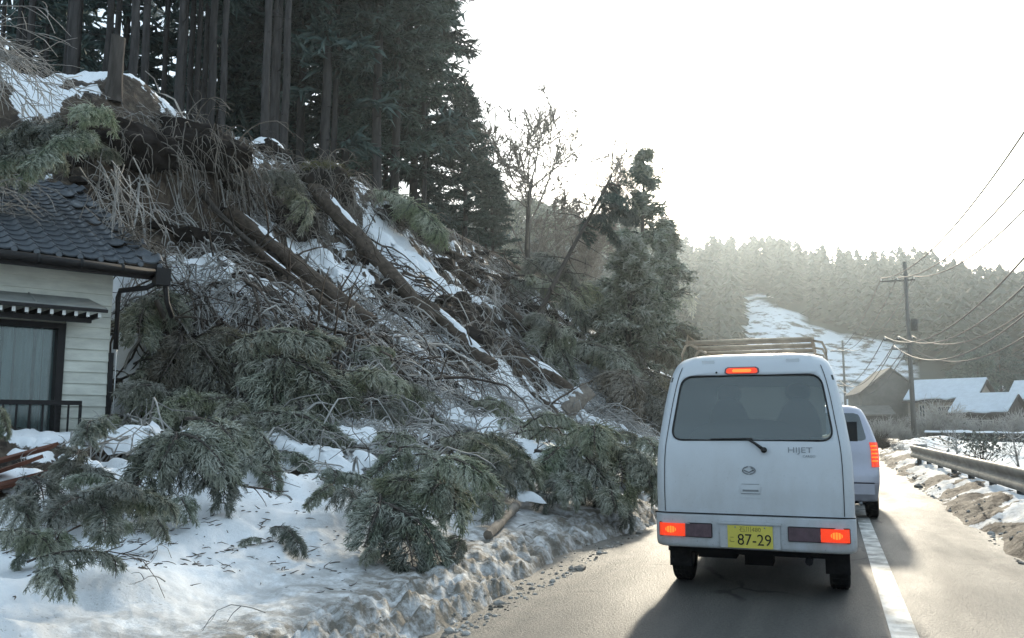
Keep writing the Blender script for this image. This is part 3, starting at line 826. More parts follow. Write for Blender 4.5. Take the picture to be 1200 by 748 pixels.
def bush(seed, H, n=70, sub=6, r=0.008, spread=0.6):
    rng = np.random.default_rng(seed)
    m = MB()
    p0 = rng.normal(0, .12, (n, 3)) * np.array([1, 1, 0])
    d = np.stack([rng.normal(0, spread, n), rng.normal(0, spread, n), np.ones(n)], -1)
    P = curve_path(p0, d, H * rng.uniform(.55, 1.1, n), 6, .35, rng, .12)
    V, F, a = tubes(P, np.linspace(r * 1.4, r * .6, 6)[None].repeat(n, 0), 3); m.add(V, F, a)
    t = rng.uniform(.3, 1, (n, sub)); p, tg = sample_path(P, t)
    d = (tg + rng.normal(0, .6, p.shape)).reshape(-1, 3)
    Q = curve_path(p.reshape(-1, 3), d, H * .32 * rng.uniform(.5, 1.2, n * sub), 4, .3, rng, .15)
    V, F, a = tubes(Q, np.linspace(r * .8, r * .35, 4)[None].repeat(n * sub, 0), 3); m.add(V, F, a)
    return m.mesh('bush_twigs', True, 'tip')

def blob(seed, dims, amp=0.25, freq=2.0, sub=3, flat=None):
    """rough mound: displaced ball"""
    bm = bmesh.new(); bmesh.ops.create_icosphere(bm, subdivisions=sub, radius=1.0)
    V = np.array([v.co[:] for v in bm.verts]); F = np.array([[v.index for v in f.verts] for f in bm.faces]); bm.free()
    n = fbm(V[:, 0] * freq + seed, V[:, 1] * freq + V[:, 2] * freq * 1.3, 4, seed)
    n2 = fbm(V[:, 0] * freq * 2 + V[:, 2] * 3, V[:, 1] * freq * 2 - V[:, 2] * 2, 3, seed + 5)
    V = V * (1 + amp * n + amp * .5 * n2)[:, None]
    V = V * np.array(dims)
    if flat is not None: V[:, 2] = np.maximum(V[:, 2], flat)
    return V, F

BR = [cedar_branch(100 + i, L=1.6, nsec=int(24 + 2 * (i % 4)), width=(0.55, 0.68, 0.5, 0.75, 0.6, 0.62)[i], droop=(1.5, 2.1, 1.8, 2.4, 1.3, 1.9)[i]) for i in range(6)]
CEDARS = [cedar_tree(200 + i, 22.0, zb, rm, nl, nc, 0.19, 0.55, 0.048) for i, (zb, rm, nl, nc) in enumerate([(9.0, 2.5, 120, 42), (6.5, 2.9, 130, 44), (4.0, 3.2, 140, 46), (11.0, 2.3, 110, 40)])]

# far conifers: cheap layered crowns
def far_conifer(seed, n=64):
    rng = np.random.default_rng(seed)
    t = np.sort(rng.uniform(0.04, 1, n)); az = np.arange(n) * 2.4 + rng.normal(0, .3, n)
    H = 14.0
    rad = 2.6 * (1 - t) ** rng.uniform(.5, .75) * (1 + .25 * np.sin(t * 9 + seed)) + .62
    c = np.stack([0 * t, 0 * t, H * (0.10 + .9 * t)], -1)
    o = np.stack([np.cos(az), np.sin(az), -0.35 + 0 * t], -1) * (rad * rng.uniform(.7, 1.25, n))[:, None]
    w = np.stack([-np.sin(az), np.cos(az), 0 * t], -1) * (0.30 + .34 * rad)[:, None]
    up = np.array([0, 0, .8])
    V = np.stack([c + up, c + o * .6 + w, c + o, c + o * .6 - w, c - up * .4], 1).reshape(-1, 3)
    b = (np.arange(n) * 5)[:, None]
    F3 = np.concatenate([b + np.array([[0, 1, 2]]), b + np.array([[0, 2, 3]]), b + np.array([[4, 2, 1]]), b + np.array([[4, 3, 2]])])
    return V, F3, np.tile([0, .6, 1, .6, 0], n)
FARC = [far_conifer(300 + i) for i in range(4)]
# ================================================================== far forest
def build_far_forest():
    rng = np.random.default_rng(5)
    # skyline trees: individuals
    cm = [npmesh('far_crown', V, [F], False, {'tip': a}) for V, F, a in FARC]
    tm = MB().tube([(0, 0, -1.0), (0, 0, 9.0)], [0.22, 0.08], 5).mesh('far_trunk')
    for c in cm: c.materials.append(MATS['needles_far'])
    tm.materials.append(MATS['far_trunk'])
    k = 0
    for a in np.arange(-11.5, 12.5, 0.30):
        aa = a + rng.normal(0, .08); r = 303 + rng.normal(0, 5)
        s = rng.choice([0.75, 0.9, 1.0, 1.1, 1.28]) * rng.uniform(.85, 1.12)
        p = (r * math.sin(R(aa)), r * math.cos(R(aa)), float(far_h(np.array([r]), np.array([aa]))[0]) - .4)
        t = thing('ridge_conifer', 'distant conifer breaking the skyline of the far wooded ridge', 'tree', p, (0, 0, rng.uniform(0, 6)), 'conifers along the far ridge', (s * rng.uniform(.9, 1.25), s * rng.uniform(.9, 1.25), s * .82))
        link('trunk', tm, None, t); link('crown', cm[k % 4], None, t); k += 1
    # the wood below: one mass
    Vs, Fs, As, n = [], [], [], 0
    N = 2400
    a = rng.uniform(-34, 26, N); r = np.sqrt(rng.uniform(128 ** 2, 345 ** 2, N)); z = far_h(r, a) - .6
    PP = np.stack([r * np.sin(np.radians(a)), r * np.cos(np.radians(a)), z], -1)
    u, v = vpix(PP); ss = rng.uniform(.7, 1.2, N); hpx = 1000 * 14 * ss / (r * .93)
    bad = (u > 985) & (v > 452)
    for q in (0, .35, .7, .95): bad |= in_poly(u, v - hpx * q, SLIP)
    for i in np.nonzero(~bad)[0]:
        p, s = PP[i], ss[i]
        V, F, at_ = FARC[i % 4]
        if i % 3: 
            V = V.reshape(-1, 5, 3)[::2].reshape(-1, 3); at_ = at_.reshape(-1, 5)[::2].ravel(); m_ = len(V) // 5
            b = (np.arange(m_) * 5)[:, None]
            F = np.concatenate([b + np.array([[0, 1, 2]]), b + np.array([[0, 2, 3]]), b + np.array([[4, 2, 1]]), b + np.array([[4, 3, 2]])])
        th = rng.uniform(0, 6.28); c, s_ = math.cos(th), math.sin(th)
        W = V @ np.array([[c, s_, 0], [-s_, c, 0], [0, 0, 1]]) * s + p
        Vs.append(W); Fs.append(F + n); As.append(at_); n += len(W)
    me = npmesh('far_forest', np.concatenate(Vs), [np.concatenate(Fs)], False, {'tip': np.concatenate(As)})
    tag(link('far_forest', me, 'needles_far'), 'dark conifer wood covering the far hillside', 'forest', kind='stuff')
build_far_forest()

# ================================================================== standing trees on the slope crest
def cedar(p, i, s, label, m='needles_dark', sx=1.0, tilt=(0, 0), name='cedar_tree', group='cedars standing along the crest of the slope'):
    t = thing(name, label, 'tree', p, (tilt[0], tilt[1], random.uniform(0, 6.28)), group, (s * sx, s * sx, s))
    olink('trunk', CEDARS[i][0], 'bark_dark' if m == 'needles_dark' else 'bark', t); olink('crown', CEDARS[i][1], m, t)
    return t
# front row at the upper left: (px, py of the foot, variant, scale, label)
for px, py, i, s, m, lab in [
    (16, 50, 3, 0.85, 'needles', 'cedar trunk at the upper left corner of the picture'),
    (45, 52, 3, 0.90, 'needles', 'slim cedar just left of the thick twin trunks above the house'),
    (69, 62, 3, 1.05, 'needles', 'thick cedar trunk, left of the pair rising above the house roof'),
    (95, 70, 0, 0.95, 'needles', 'cedar trunk, right of the pair rising above the house roof'),
    (176, 92, 3, 1.05, 'needles', 'cedar with green hanging boughs just right of the cut stump'),
    (197, 98, 0, 0.60, 'needles', 'thin young cedar between the cut stump and the brown bare trunks'),
    (214, 98, 3, 0.55, 'needles', 'thinnest cedar pole, second right of the cut stump'),
    (243, 112, 3, 0.80, 'needles_frost', 'tall brown cedar trunk above the curtain of hanging roots'),
    (256, 116, 3, 0.72, 'needles_frost', 'dark cedar trunk close behind the tall brown one above the roots'),
    (275, 108, 0, 0.75, 'needles_frost', 'cedar trunk leaning left at the edge of the dark wood'),
]:
    cedar(hit(px, py, -0.1), i, s, lab, m, tilt=((0, 0) if px != 275 else (0.0, -0.10)))
# the dark wood behind: set on the plateau
_r2 = np.random.default_rng(3)
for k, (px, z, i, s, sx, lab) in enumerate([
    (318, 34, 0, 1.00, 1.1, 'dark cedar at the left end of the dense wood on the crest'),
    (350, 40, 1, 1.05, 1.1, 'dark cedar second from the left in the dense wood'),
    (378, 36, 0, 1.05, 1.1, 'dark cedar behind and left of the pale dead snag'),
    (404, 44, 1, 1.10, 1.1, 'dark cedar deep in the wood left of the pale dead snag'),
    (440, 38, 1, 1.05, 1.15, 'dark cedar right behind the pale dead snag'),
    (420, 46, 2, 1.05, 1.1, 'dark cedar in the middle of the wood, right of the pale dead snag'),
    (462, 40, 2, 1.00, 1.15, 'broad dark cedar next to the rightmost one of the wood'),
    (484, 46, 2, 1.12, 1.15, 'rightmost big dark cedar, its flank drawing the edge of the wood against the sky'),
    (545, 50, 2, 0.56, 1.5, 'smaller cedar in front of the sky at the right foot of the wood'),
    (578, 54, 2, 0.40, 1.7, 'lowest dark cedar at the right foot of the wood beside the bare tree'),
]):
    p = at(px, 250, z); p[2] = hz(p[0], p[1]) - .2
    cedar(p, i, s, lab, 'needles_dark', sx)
# trees hidden between trunks further back: fill of the wood, nobody could count them
def back_wood():
    Vt, Ft, Vc, Fc, Ac, n, nt_ = [], [], [], [], [], 0, 0
    src = cedar_tree(250, 21.0, 3.5, 3.0, 38, 12, 0.16, 1.1, 0.13)
    def arr(me):
        V = np.empty(len(me.vertices) * 3, np.float32); me.vertices.foreach_get('co', V)
        return V.reshape(-1, 3)
    mb = MB(); rng = np.random.default_rng(44)
    objs = []
    V0, V1 = arr(src[0]), arr(src[1])
    F0 = [np.array([p.vertices[:] for p in src[0].polygons if len(p.vertices) == k]) for k in (3, 4, 10)]
    F1 = [np.array([p.vertices[:] for p in src[1].polygons if len(p.vertices) == k]) for k in (3, 4)]
    a1 = np.empty(len(V1), np.float32); src[1].attributes['tip'].data.foreach_get('value', a1)
    mt, mc = MB(), MB()
    hi = cedar_tree(251, 22.0, 9.5, 2.6, 34, 16, 0.15, 1.1, 0.13)
    H0, H1 = arr(hi[0]), arr(hi[1]); G0 = [np.array([p.vertices[:] for p in hi[0].polygons if len(p.vertices) == k]) for k in (3, 4, 10)]; G1 = [np.array([p.vertices[:] for p in hi[1].polygons if len(p.vertices) == k]) for k in (3, 4)]
    h1 = np.empty(len(H1), np.float32); hi[1].attributes['tip'].data.foreach_get('value', h1)
    for k in range(68):
        px = (rng.uniform(-40, 500) if k % 3 else rng.uniform(190, 330)); z = rng.uniform(40, 62) if px > 290 else rng.uniform(26, 52)
        if k >= 46: px = rng.uniform(-40, 400); z = rng.uniform(23, 46)
        if 38 <= k < 46: px = rng.uniform(430, 585); z = rng.uniform(52, 70)
        p = at(px, 200, z); p[2] = hz(p[0], p[1]) - .3
        th = rng.uniform(0, 6.28); c, s_ = math.cos(th), math.sin(th); M = np.array([[c, s_, 0], [-s_, c, 0], [0, 0, 1]]) * (rng.uniform(.42, .6) if 38 <= k < 46 else rng.uniform(.8, 1.05))
        if px < 380 and z < 43:
            mt.add(H0 @ M + p, [f for f in G0 if len(f)])
            if k % 3 == 0: mc.add(H1 @ M + p, [f for f in G1 if len(f)], h1)
            continue
        mt.add(V0 @ M + p, [f for f in F0 if len(f)]); mc.add(V1 @ M + p, [f for f in F1 if len(f)], a1)
    mt2 = mt.mesh('back_trunks', True)
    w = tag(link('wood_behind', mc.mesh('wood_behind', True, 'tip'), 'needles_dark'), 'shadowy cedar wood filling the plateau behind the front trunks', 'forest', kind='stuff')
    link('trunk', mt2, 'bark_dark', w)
back_wood()

# dead pale snag in front of the wood
def snag(px, py, H):
    p = hit(px, py, -.15)
    t = thing('dead_snag', 'pale dead tree with crooked bare limbs in front of the dark wood', 'tree', p)
    rng = np.random.default_rng(8)
    m = MB(); m.tube(curve_path(np.zeros((1, 3)), np.array([[-0.05, 0, 1.0]]), np.array([H]), 9, -.05, rng, .015)[0], np.linspace(.16, .035, 9), 8)
    link('trunk', m.mesh('snag_trunk', True), 'bark_pale', t)
    tr, br = bare_tree(77, H * .9, .08, .55, 3, 0.0)
    b = link('branches', br, 'bark_pale', t); b.scale = (.62, .62, .62); b.location = (0.05, 0, H * .42)
snag(424, 193, 4.6)

# leafless trees against the sky
for k, (px, py, z, H, seed, lab) in enumerate([
    (622, 300, 58, 16.0, 61, 'tall leafless tree against the bright sky right of the dark wood'),
    (662, 300, 66, 12.5, 62, 'lower leafless tree beside the tall one, behind the frosty brush'),
    (640, 330, 74, 13.0, 63, 'leafless tree between and behind the other two'),
]):
    p = at(px, py, z); p[2] = hz(p[0], p[1]) - .3
    t = thing('bare_tree', lab, 'tree', p, (0, 0, k * 2.1), 'leafless trees against the sky', (1.3, 1.3, 1.0))
    tr, br = bare_tree(seed, H, .22, .5, 5, -.03, first=.3, rmin=.034)
    link('trunk', tr, 'bark', t); link('branches', br, 'bark_pale', t)

# conifer mass by the road and the leaning broken cedar
def tilt_thing(t, A, B):
    """aim local +Z from A to B"""
    q = (Vector(B) - Vector(A)).normalized().to_track_quat('Z', 'Y'); t.rotation_euler = q.to_euler()
def leaning():
    A = hit(618, 398); zA = pix(A)[2]
    B = at(716, 205, zA + 1.0)
    L = float(np.linalg.norm(B - A))
    t = thing('leaning_cedar', 'slender cedar leaning right, bare trunk with a broken tuft of needles on top', 'tree', A)
    tilt_thing(t, A, B)
    rng = np.random.default_rng(12)
    m = MB(); K = 10; z = np.linspace(-.3, L, K)
    m.tube(np.stack([.04 * np.sin(z * 1.1), .05 * np.sin(z * .7), z], -1), np.linspace(.095, .035, K), 8)
    n = 46; zz = rng.uniform(.12 * L, L, n); az = rng.uniform(0, 6.28, n)
    d = np.stack([np.cos(az), np.sin(az), rng.uniform(-.3, .5, n)], -1)
    Q = curve_path(np.stack([0 * zz, 0 * zz, zz], -1), d, rng.uniform(.5, 1.9, n), 6, .35, rng, .09)
    V, F, a = tubes(Q, np.linspace(.024, .007, 6)[None].repeat(n, 0), 3); m.add(V, F)
    link('trunk', m.mesh('leaning_trunk', True), 'bark', t)
    for k in range(12):
        o = olink('foliage', BR[k % 6][1], 'needles_dark', t)
        o.location = (rng.normal(0, .1), rng.normal(0, .1), L * (.72 + .027 * k)); o.rotation_euler = (t.rotation_euler.to_matrix().inverted() @ Euler((rng.normal(0, .5), rng.uniform(.0, .7), R(YAW) + rng.normal(0, .8))).to_matrix()).to_euler(); o.scale = (rng.uniform(.7, 1.0),) * 3
leaning()
for px, py, z, i, H, sx, lab in [
    (750, 432, 33, 1, 9.9, 1.2, 'tall dark conifer standing at the foot of the slope above the van'),
    (738, 436, 30, 2, 5.4, 1.4, 'bushy conifer at the left foot of the tall dark one by the road'),
    (768, 428, 37, 2, 7.6, 1.25, 'shorter conifer at the right of the tall dark one, over the van roof'),
]:
    p = at(px, py, z); p[2] = hz(p[0], p[1]) - .2
    s = H / 22.0
    t = thing('roadside_conifer', lab, 'tree', p, (0, R(4), z), 'conifers at the foot of the slope')
    tr, cr = cedar_tree(400 + int(px), H, H * .16, 1.15 * sx, 100, 40, .13, .36, .033, lean=.03, rag=(.3, 1.45))
    link('trunk', tr, 'bark', t); link('crown', cr, 'needles', t)

# ================================================================== logs, stumps, roots on the slide
def log_path(A, B, sag=0.0, K=12, bend=0.08, seed=0):
    rng = np.random.default_rng(seed); t = np.linspace(0, 1, K)[:, None]
    P = A * (1 - t) + B * t
    P = P + np.array([0, 0, -1]) * sag * np.sin(np.pi * t) + rng.normal(0, bend * .25, 3) * np.sin(2 * np.pi * t) + rng.normal(0, bend * .4, 3) * np.sin(np.pi * t)
    return P
def fallen_log(name, lab, A, B, r0, r1, snow=0.0, cutA=False, cutB=False, m='bark_log', seed=0, stubs=6, sides=14, K=16, cat='log', bend=.08):
    A, B = np.asarray(A, float), np.asarray(B, float)
    P = log_path(A, B, 0.0, K, bend, seed)
    t = thing(name, lab, cat, A, group='fallen trunks on the slide')
    P = P - A; r = np.linspace(r0, r1, K)
    V = tube_v(P[None], r[None], sides)[0]
    D = V - P[:, None]; n = fbm(np.arange(K)[:, None] * .6 + seed * 3 + 0 * D[..., 0], np.arange(sides)[None] * .9 + 0 * D[..., 0], 3, seed)
    V = P[:, None] + D * (1 + .22 * n)[..., None]
    mb = MB(); mb.add(V.reshape(-1, 3), tube_f(K, sides))
    rng = np.random.default_rng(seed + 50)
    if stubs:
        tt = rng.uniform(.1, .95, stubs); p, tg = sample_path(P[None], tt[None]); d = unit(np.cross(tg[0], rng.normal(0, 1, (stubs, 3)))); d[:, 2] = np.abs(d[:, 2])
        Vs, Fs, a = tubes(curve_path(p[0], d, rng.uniform(.2, 1.5, stubs), 5, .4, rng, .14), np.linspace(.026, .007, 5)[None].repeat(stubs, 0), 4); mb.add(Vs, Fs)
    if not cutA: mb.add(np.concatenate([V[0], P[:1] - (P[1] - P[0]) * .05]), np.array([(i, (i + 1) % sides, sides) for i in range(sides)]))
    if not cutB: mb.add(np.concatenate([V[-1], P[-1:]]), np.array([((i + 1) % sides, i, sides) for i in range(sides)]))
    link('bark', mb.mesh('log_bark', True), m, t)
    for cut, ring, c in ((cutA, V[0], P[0]), (cutB, V[-1], P[-1])):
        if cut:
            e = MB(); e.add(np.concatenate([ring * .999 + c * .001, c[None]]), np.array([(i, (i + 1) % sides, sides) for i in range(sides)]))
            link('cut_face', e.mesh('cut_face'), 'cut_wood', t)
    if snow > 0:   # a cap of snow along the top of the trunk
        t0, t1 = (0.03, snow) if snow < 1 else (0.02, .98)
        ks = np.linspace(t0, t1, 26); p, tg = sample_path(P[None], ks[None]); p, tg = p[0], tg[0]
        lat = unit(np.cross(tg, np.array([0, 0, 1.0]))); up = np.cross(lat, tg)
        rr = np.interp(ks, np.linspace(0, 1, K), r)
        prof = [(-1.0, .22), (-.95, .55), (-.6, 1.12), (0, 1.38), (.6, 1.12), (.95, .55), (1.0, .22)]
        Vc = np.zeros((26, 7, 3))
        w = (.78 + .28 * fbm(ks * 9 + seed, ks * 0 + seed, 3, seed)) * np.sin(np.pi * np.clip((ks - t0) / (t1 - t0), .03, .97)) ** .25
        for j, (a, b) in enumerate(prof):
            hh = b * (1 if b < .3 else 1) + .12 * fbm(ks * 14 + j, ks * 0 + seed * 2, 2, seed) * (b > .5)
            Vc[:, j] = p + lat * (a * w * rr)[:, None] + up * (hh * rr * np.where(b > .8, .35 + .65 * w, 1))[:, None]
        idx = np.arange(26 * 7).reshape(26, 7)
        F = np.stack([idx[:-1, :-1], idx[1:, :-1], idx[1:, 1:], idx[:-1, 1:]], -1).reshape(-1, 4)
        ends = np.array([list(idx[0]), list(idx[-1][::-1])])
        link('snow_cap', npmesh('snow_cap', Vc.reshape(-1, 3), [F, ends], True), 'snow', t)
    return t
def pl(px, py, r=0.0): return hit(px, py, r)
L_ = fallen_log
L_('fallen_log', 'thick bare trunk lying down the slope, lower left of the grass-capped root mass', pl(268, 262, .25), pl(436, 392, .25), .18, .14, .35, seed=1, stubs=16)
L_('fallen_log', 'thick trunk running down from the grass-capped root mass to the snow-topped trunk', pl(368, 232, .32), pl(508, 392, .30), .22, .17, .45, seed=2, stubs=18)
L_('fallen_log', 'snow-topped trunk at the lower end of the central thick trunk', pl(506, 376, .28), pl(578, 442, .25), .19, .16, 1, seed=3, stubs=3)
L_('fallen_log', 'long thin trunk slanting down right from the upper root clump towards the leaning cedar', pl(458, 250, .35), pl(705, 368, .6), .13, .09, 0, seed=4, stubs=9, K=20)
L_('fallen_log', 'dark trunk lying below the long thin one, pointing at the cut stump with orange face', pl(588, 372, .25), pl(690, 436, .3), .17, .15, 0, seed=5, stubs=4)
L_('fallen_log', 'snow-capped trunk in front of the cut stump with orange face', pl(592, 420, .22), pl(668, 468, .22), .18, .16, 1, seed=6, stubs=2)
L_('fallen_log', 'short cut log with snow on top and pale sawn end facing the road', pl(664, 494, .2), at(690, 456, pix(pl(664, 494))[2] + .15), .21, .22, 1, cutB=True, m='bark_pale', seed=7, stubs=0, bend=.01)
L_('fallen_log', 'dark slim trunk across the snow strips, left of the thick bare trunk', pl(232, 300, .2), pl(345, 378, .2), .10, .07, 0, seed=8, stubs=9, m='bark')
L_('fallen_log', 'lowest of the trunks lying side by side below the dark wood', pl(262, 130, .12), pl(356, 196, .12), .10, .08, 0, seed=9, stubs=2)
L_('fallen_log', 'middle of the trunks lying side by side below the dark wood', pl(272, 118, .18), pl(368, 190, .18), .11, .09, 0, seed=10, stubs=2)
L_('fallen_log', 'topmost of the trunks lying side by side below the dark wood', pl(276, 108, .25), pl(382, 184, .25), .13, .10, 0, seed=11, stubs=3)
L_('fallen_log', 'thin broken pole standing aslant beside the house corner', pl(222, 440, .1), at(183, 352, pix(pl(222, 440))[2] - .4), .065, .04, 0, seed=12, stubs=3, m='bark')
L_('fallen_log', 'small stripped branch lying in the snow above the road edge', pl(572, 634, .05), pl(604, 604, .1), .045, .055, 0, seed=13, stubs=0, m='bark_pale', bend=.02, K=8)
L_('fallen_log', 'trunk half buried under twigs in the middle of the slide', pl(352, 388, .12), pl(470, 452, .15), .14, .11, 0, seed=14, stubs=7)
L_('fallen_log', 'thin snow-streaked pole lying above the cut log', pl(520, 300, .25), pl(640, 352, .3), .075, .05, 0, seed=15, stubs=6)

for k, (x0, y0, x1, y1, r, sn, lab) in enumerate([
    (238, 236, 330, 330, .07, 0, 'slim trunk lying between the root curtain and the thick bare trunk'),
    (300, 300, 420, 398, .08, .5, 'slim trunk close under the thick bare trunk, dusted with snow'),
    (420, 300, 520, 385, .07, .6, 'slim snow-dusted trunk right of the central thick trunk'),
    (395, 262, 452, 325, .06, 0, 'short pole leaning on the upper part of the central thick trunk'),
    (540, 325, 640, 408, .09, .8, 'snow-dusted trunk running down to the orange-faced stump'),
    (470, 440, 560, 486, .07, .8, 'thin snow-covered trunk lying low above the bank'),
    (330, 405, 420, 462, .06, 0, 'thin dark pole in the twigs above the rounded green bough'),
    (610, 445, 660, 500, .08, .8, 'snow-capped pole left of the short cut log'),
    (515, 245, 610, 318, .07, 0, 'upper thin trunk above the frosted brush at the foot of the wood'),
    (690, 490, 742, 470, .07, 0, 'pale trunk lying level at the roadside brush behind the van'),
]):
    L_('fallen_log', lab, pl(x0, y0, .15), pl(x1, y1, .15), r, r * .75, sn, seed=40 + k, stubs=7, m='bark_log' if k % 3 else 'bark', K=12)
def stump(name, lab, px, py, H, r, lean=(0, 0), m='bark_log', top='cut_wood'):
    p = hit(px, py, -.2)
    t = thing(name, lab, 'stump', p, (lean[0], lean[1], 0))
    K = 9; z = np.linspace(0, H, K); mb = MB()
    V = tube_v(np.stack([0 * z, 0 * z, z], -1)[None], (r * (1 + .5 * np.exp(-z * 3.5)))[None], 16)[0]
    n = fbm(np.arange(16)[None] * .8 + 0 * V[..., 0], z[:, None] * .8 + 0 * V[..., 0], 3, int(px))
    ax = np.stack([0 * z, 0 * z, z], -1)[:, None]
    V = ax + (V - ax) * (1 + .14 * n)[..., None]
    V[-1, :, 2] += .25 * r * np.sin(np.arange(16) / 16 * 6.28)
    mb.add(V.reshape(-1, 3), tube_f(K, 16)); link('bark', mb.mesh('stump_bark', True), m, t)
    e = MB(); e.add(np.concatenate([V[-1], V[-1].mean(0)[None]]), np.array([(i, (i + 1) % 16, 16) for i in range(16)])); link('cut_face', e.mesh('stump_top'), top, t)
stump('tree_stump', 'tall cut stump standing alone at the edge of the scarp above the house', 133, 110, 1.45, .145, (R(2), R(4)), m='bark')
stump('tree_stump', 'short sawn stump with an orange-brown cut face near the leaning cedar', 632, 424, .55, .19, (R(6), R(12)), m='cut_wood')
stump('tree_stump', 'pale broken stub poking from the twigs right of the orange-faced stump', 668, 446, .35, .11, (0, R(20)), m='bark_pale')

def snow_disc(seed, rx, ry, h, zf, n=40, m=9, amp=.55):
    """a torn patch of lying snow: uneven outline, rounded rim"""
    th = np.arange(n) * 2 * math.pi / n
    edge = 1 + amp * fbm(np.cos(th) * 1.6 + seed, np.sin(th) * 1.6 - seed, 3, seed)
    V = []
    for k in range(m):
        q = (k + .5) / m if k < m - 1 else 1.0
        x, y = rx * edge * q * np.cos(th), ry * edge * q * np.sin(th)
        p = math.sqrt(max(0, 1 - q ** 3)) if k < m - 1 else -.25
        V.append(np.stack([x, y, zf(x, y) + h * (p + .35 * fbm(x * 4 / rx + seed, y * 4 / ry, 3, seed + 1) * (k < m - 2))], -1))
    V = np.concatenate(V); idx = np.arange(n * m).reshape(m, n); nx = np.roll(idx, -1, 1)
    F = np.stack([idx[:-1], idx[1:], nx[1:], nx[:-1]], -1).reshape(-1, 4)
    return V, [F, idx[0][::-1][None]]
# uprooted masses: soil, turf, hanging roots
def root_mass(lab, px, py, dims, hang, nroot, seed, turf=False, snow=False, lift=0.0, rad=.012):
    p = hit(px, py, lift)
    t = thing('root_mass', lab, 'root mass', p, (0, 0, seed * .7))
    V, F = blob(seed, dims, .30, 1.7, 4)
    link('soil', npmesh('root_soil', V, [F], True), 'soil', t)
    rng = np.random.default_rng(seed)
    k = rng.integers(0, len(V), nroot); p0 = V[k] * 1.0
    sel = p0[:, 2] > -dims[2] * .65; p0 = p0[sel]; n = len(p0)
    d = unit(p0 / np.array(dims)) * .55 + rng.normal(0, .35, (n, 3)) + np.array([0, 0, -.1])
    P = curve_path(p0, d, hang * rng.uniform(.35, 1.15, n), 9, 3.4 * rng.uniform(.6, 1.4, n), rng, .13)
    Vr, Fr, a = tubes(P, np.linspace(1.1, .35, 9)[None] * rad * rng.uniform(.5, 1.5, (n, 1)), 3)
    mb = MB(); mb.add(Vr, Fr)
    ts = rng.uniform(.3, .95, (n, 2)); q, tg = sample_path(P, ts); d = (tg + rng.normal(0, .7, tg.shape)).reshape(-1, 3)
    Q = curve_path(q.reshape(-1, 3), d, hang * .35 * rng.uniform(.4, 1.2, 2 * n), 5, 1.2, rng, .2)
    Vr, Fr, a = tubes(Q, np.linspace(.7, .3, 5)[None].repeat(2 * n, 0) * rad, 3); mb.add(Vr, Fr)
    tag(link('roots', mb.mesh('roots', True), 'root', t), kind='stuff')
    if turf:
        n = 900; az = rng.uniform(0, 6.28, n); rr = np.sqrt(rng.uniform(0, 1, n)) * .95
        p0 = np.stack([rr * np.cos(az) * dims[0], rr * np.sin(az) * dims[1], dims[2] * np.sqrt(1 - rr ** 2 * .9)], -1)
        P = curve_path(p0, np.stack([rng.normal(0, .6, n), rng.normal(0, .6, n), np.ones(n)], -1), rng.uniform(.12, .34, n), 5, 1.9, rng, .15)
        Vr, Fr, a = tubes(P, np.linspace(.006, .002, 5)[None].repeat(n, 0), 3); mb = MB(); mb.add(Vr, Fr)
        tag(link('turf', mb.mesh('turf', True), 'grass_dry', t), kind='stuff')
    if snow:
        Vs, Fs = snow_disc(seed + 3, dims[0] * .9, dims[1] * .9, dims[2] * .22, lambda x, y: dims[2] * (1.12 - .75 * ((x / dims[0]) ** 2 + (y / dims[1]) ** 2)))
        link('snow_cap', npmesh('mass_snow', Vs, Fs, True), 'snow', t)
root_mass('long curtain of hanging roots below the cedars at the top of the scarp', 222, 150, (1.3, .8, .6), 1.7, 230, 1, lift=-.5, rad=.012)
root_mass('dark root mass with snow on its brow, left end of the scarp behind the house', 150, 150, (1.2, .9, .5), 1.2, 130, 2, snow=False, lift=-.5, rad=.012)
root_mass('central upturned root mass with a cap of yellowing grass', 378, 226, (.85, .8, .70), 1.5, 220, 3, turf=True, lift=.1, rad=.012)
root_mass('small root clump with snow on top right of the central root mass', 452, 252, (.45, .5, .32), .8, 90, 4, snow=True)
root_mass('frosty root clump where the long thin trunk begins', 490, 272, (.85, .7, .6), 1.2, 220, 5, lift=-.1)
root_mass('dark boulder of soil with a snow patch right of the root curtain', 312, 184, (.65, .6, .42), .5, 60, 6, snow=True)
root_mass('dark soil hollow clump in the centre of the slide below the snow patch', 528, 352, (.6, .55, .4), .7, 110, 7, snow=True, lift=-.1)
root_mass('dark soil clump left of the snow-capped trunk by the cut stump', 548, 398, (.6, .55, .38), .6, 90, 8, lift=-.1)
root_mass('tangled root ball above the middle trunks, pale with frost', 540, 262, (.7, .7, .5), 1.2, 190, 9)
root_mass('root clump hanging over the snow strips left of the central mass', 338, 262, (.8, .7, .5), 1.1, 170, 10, lift=-.1)

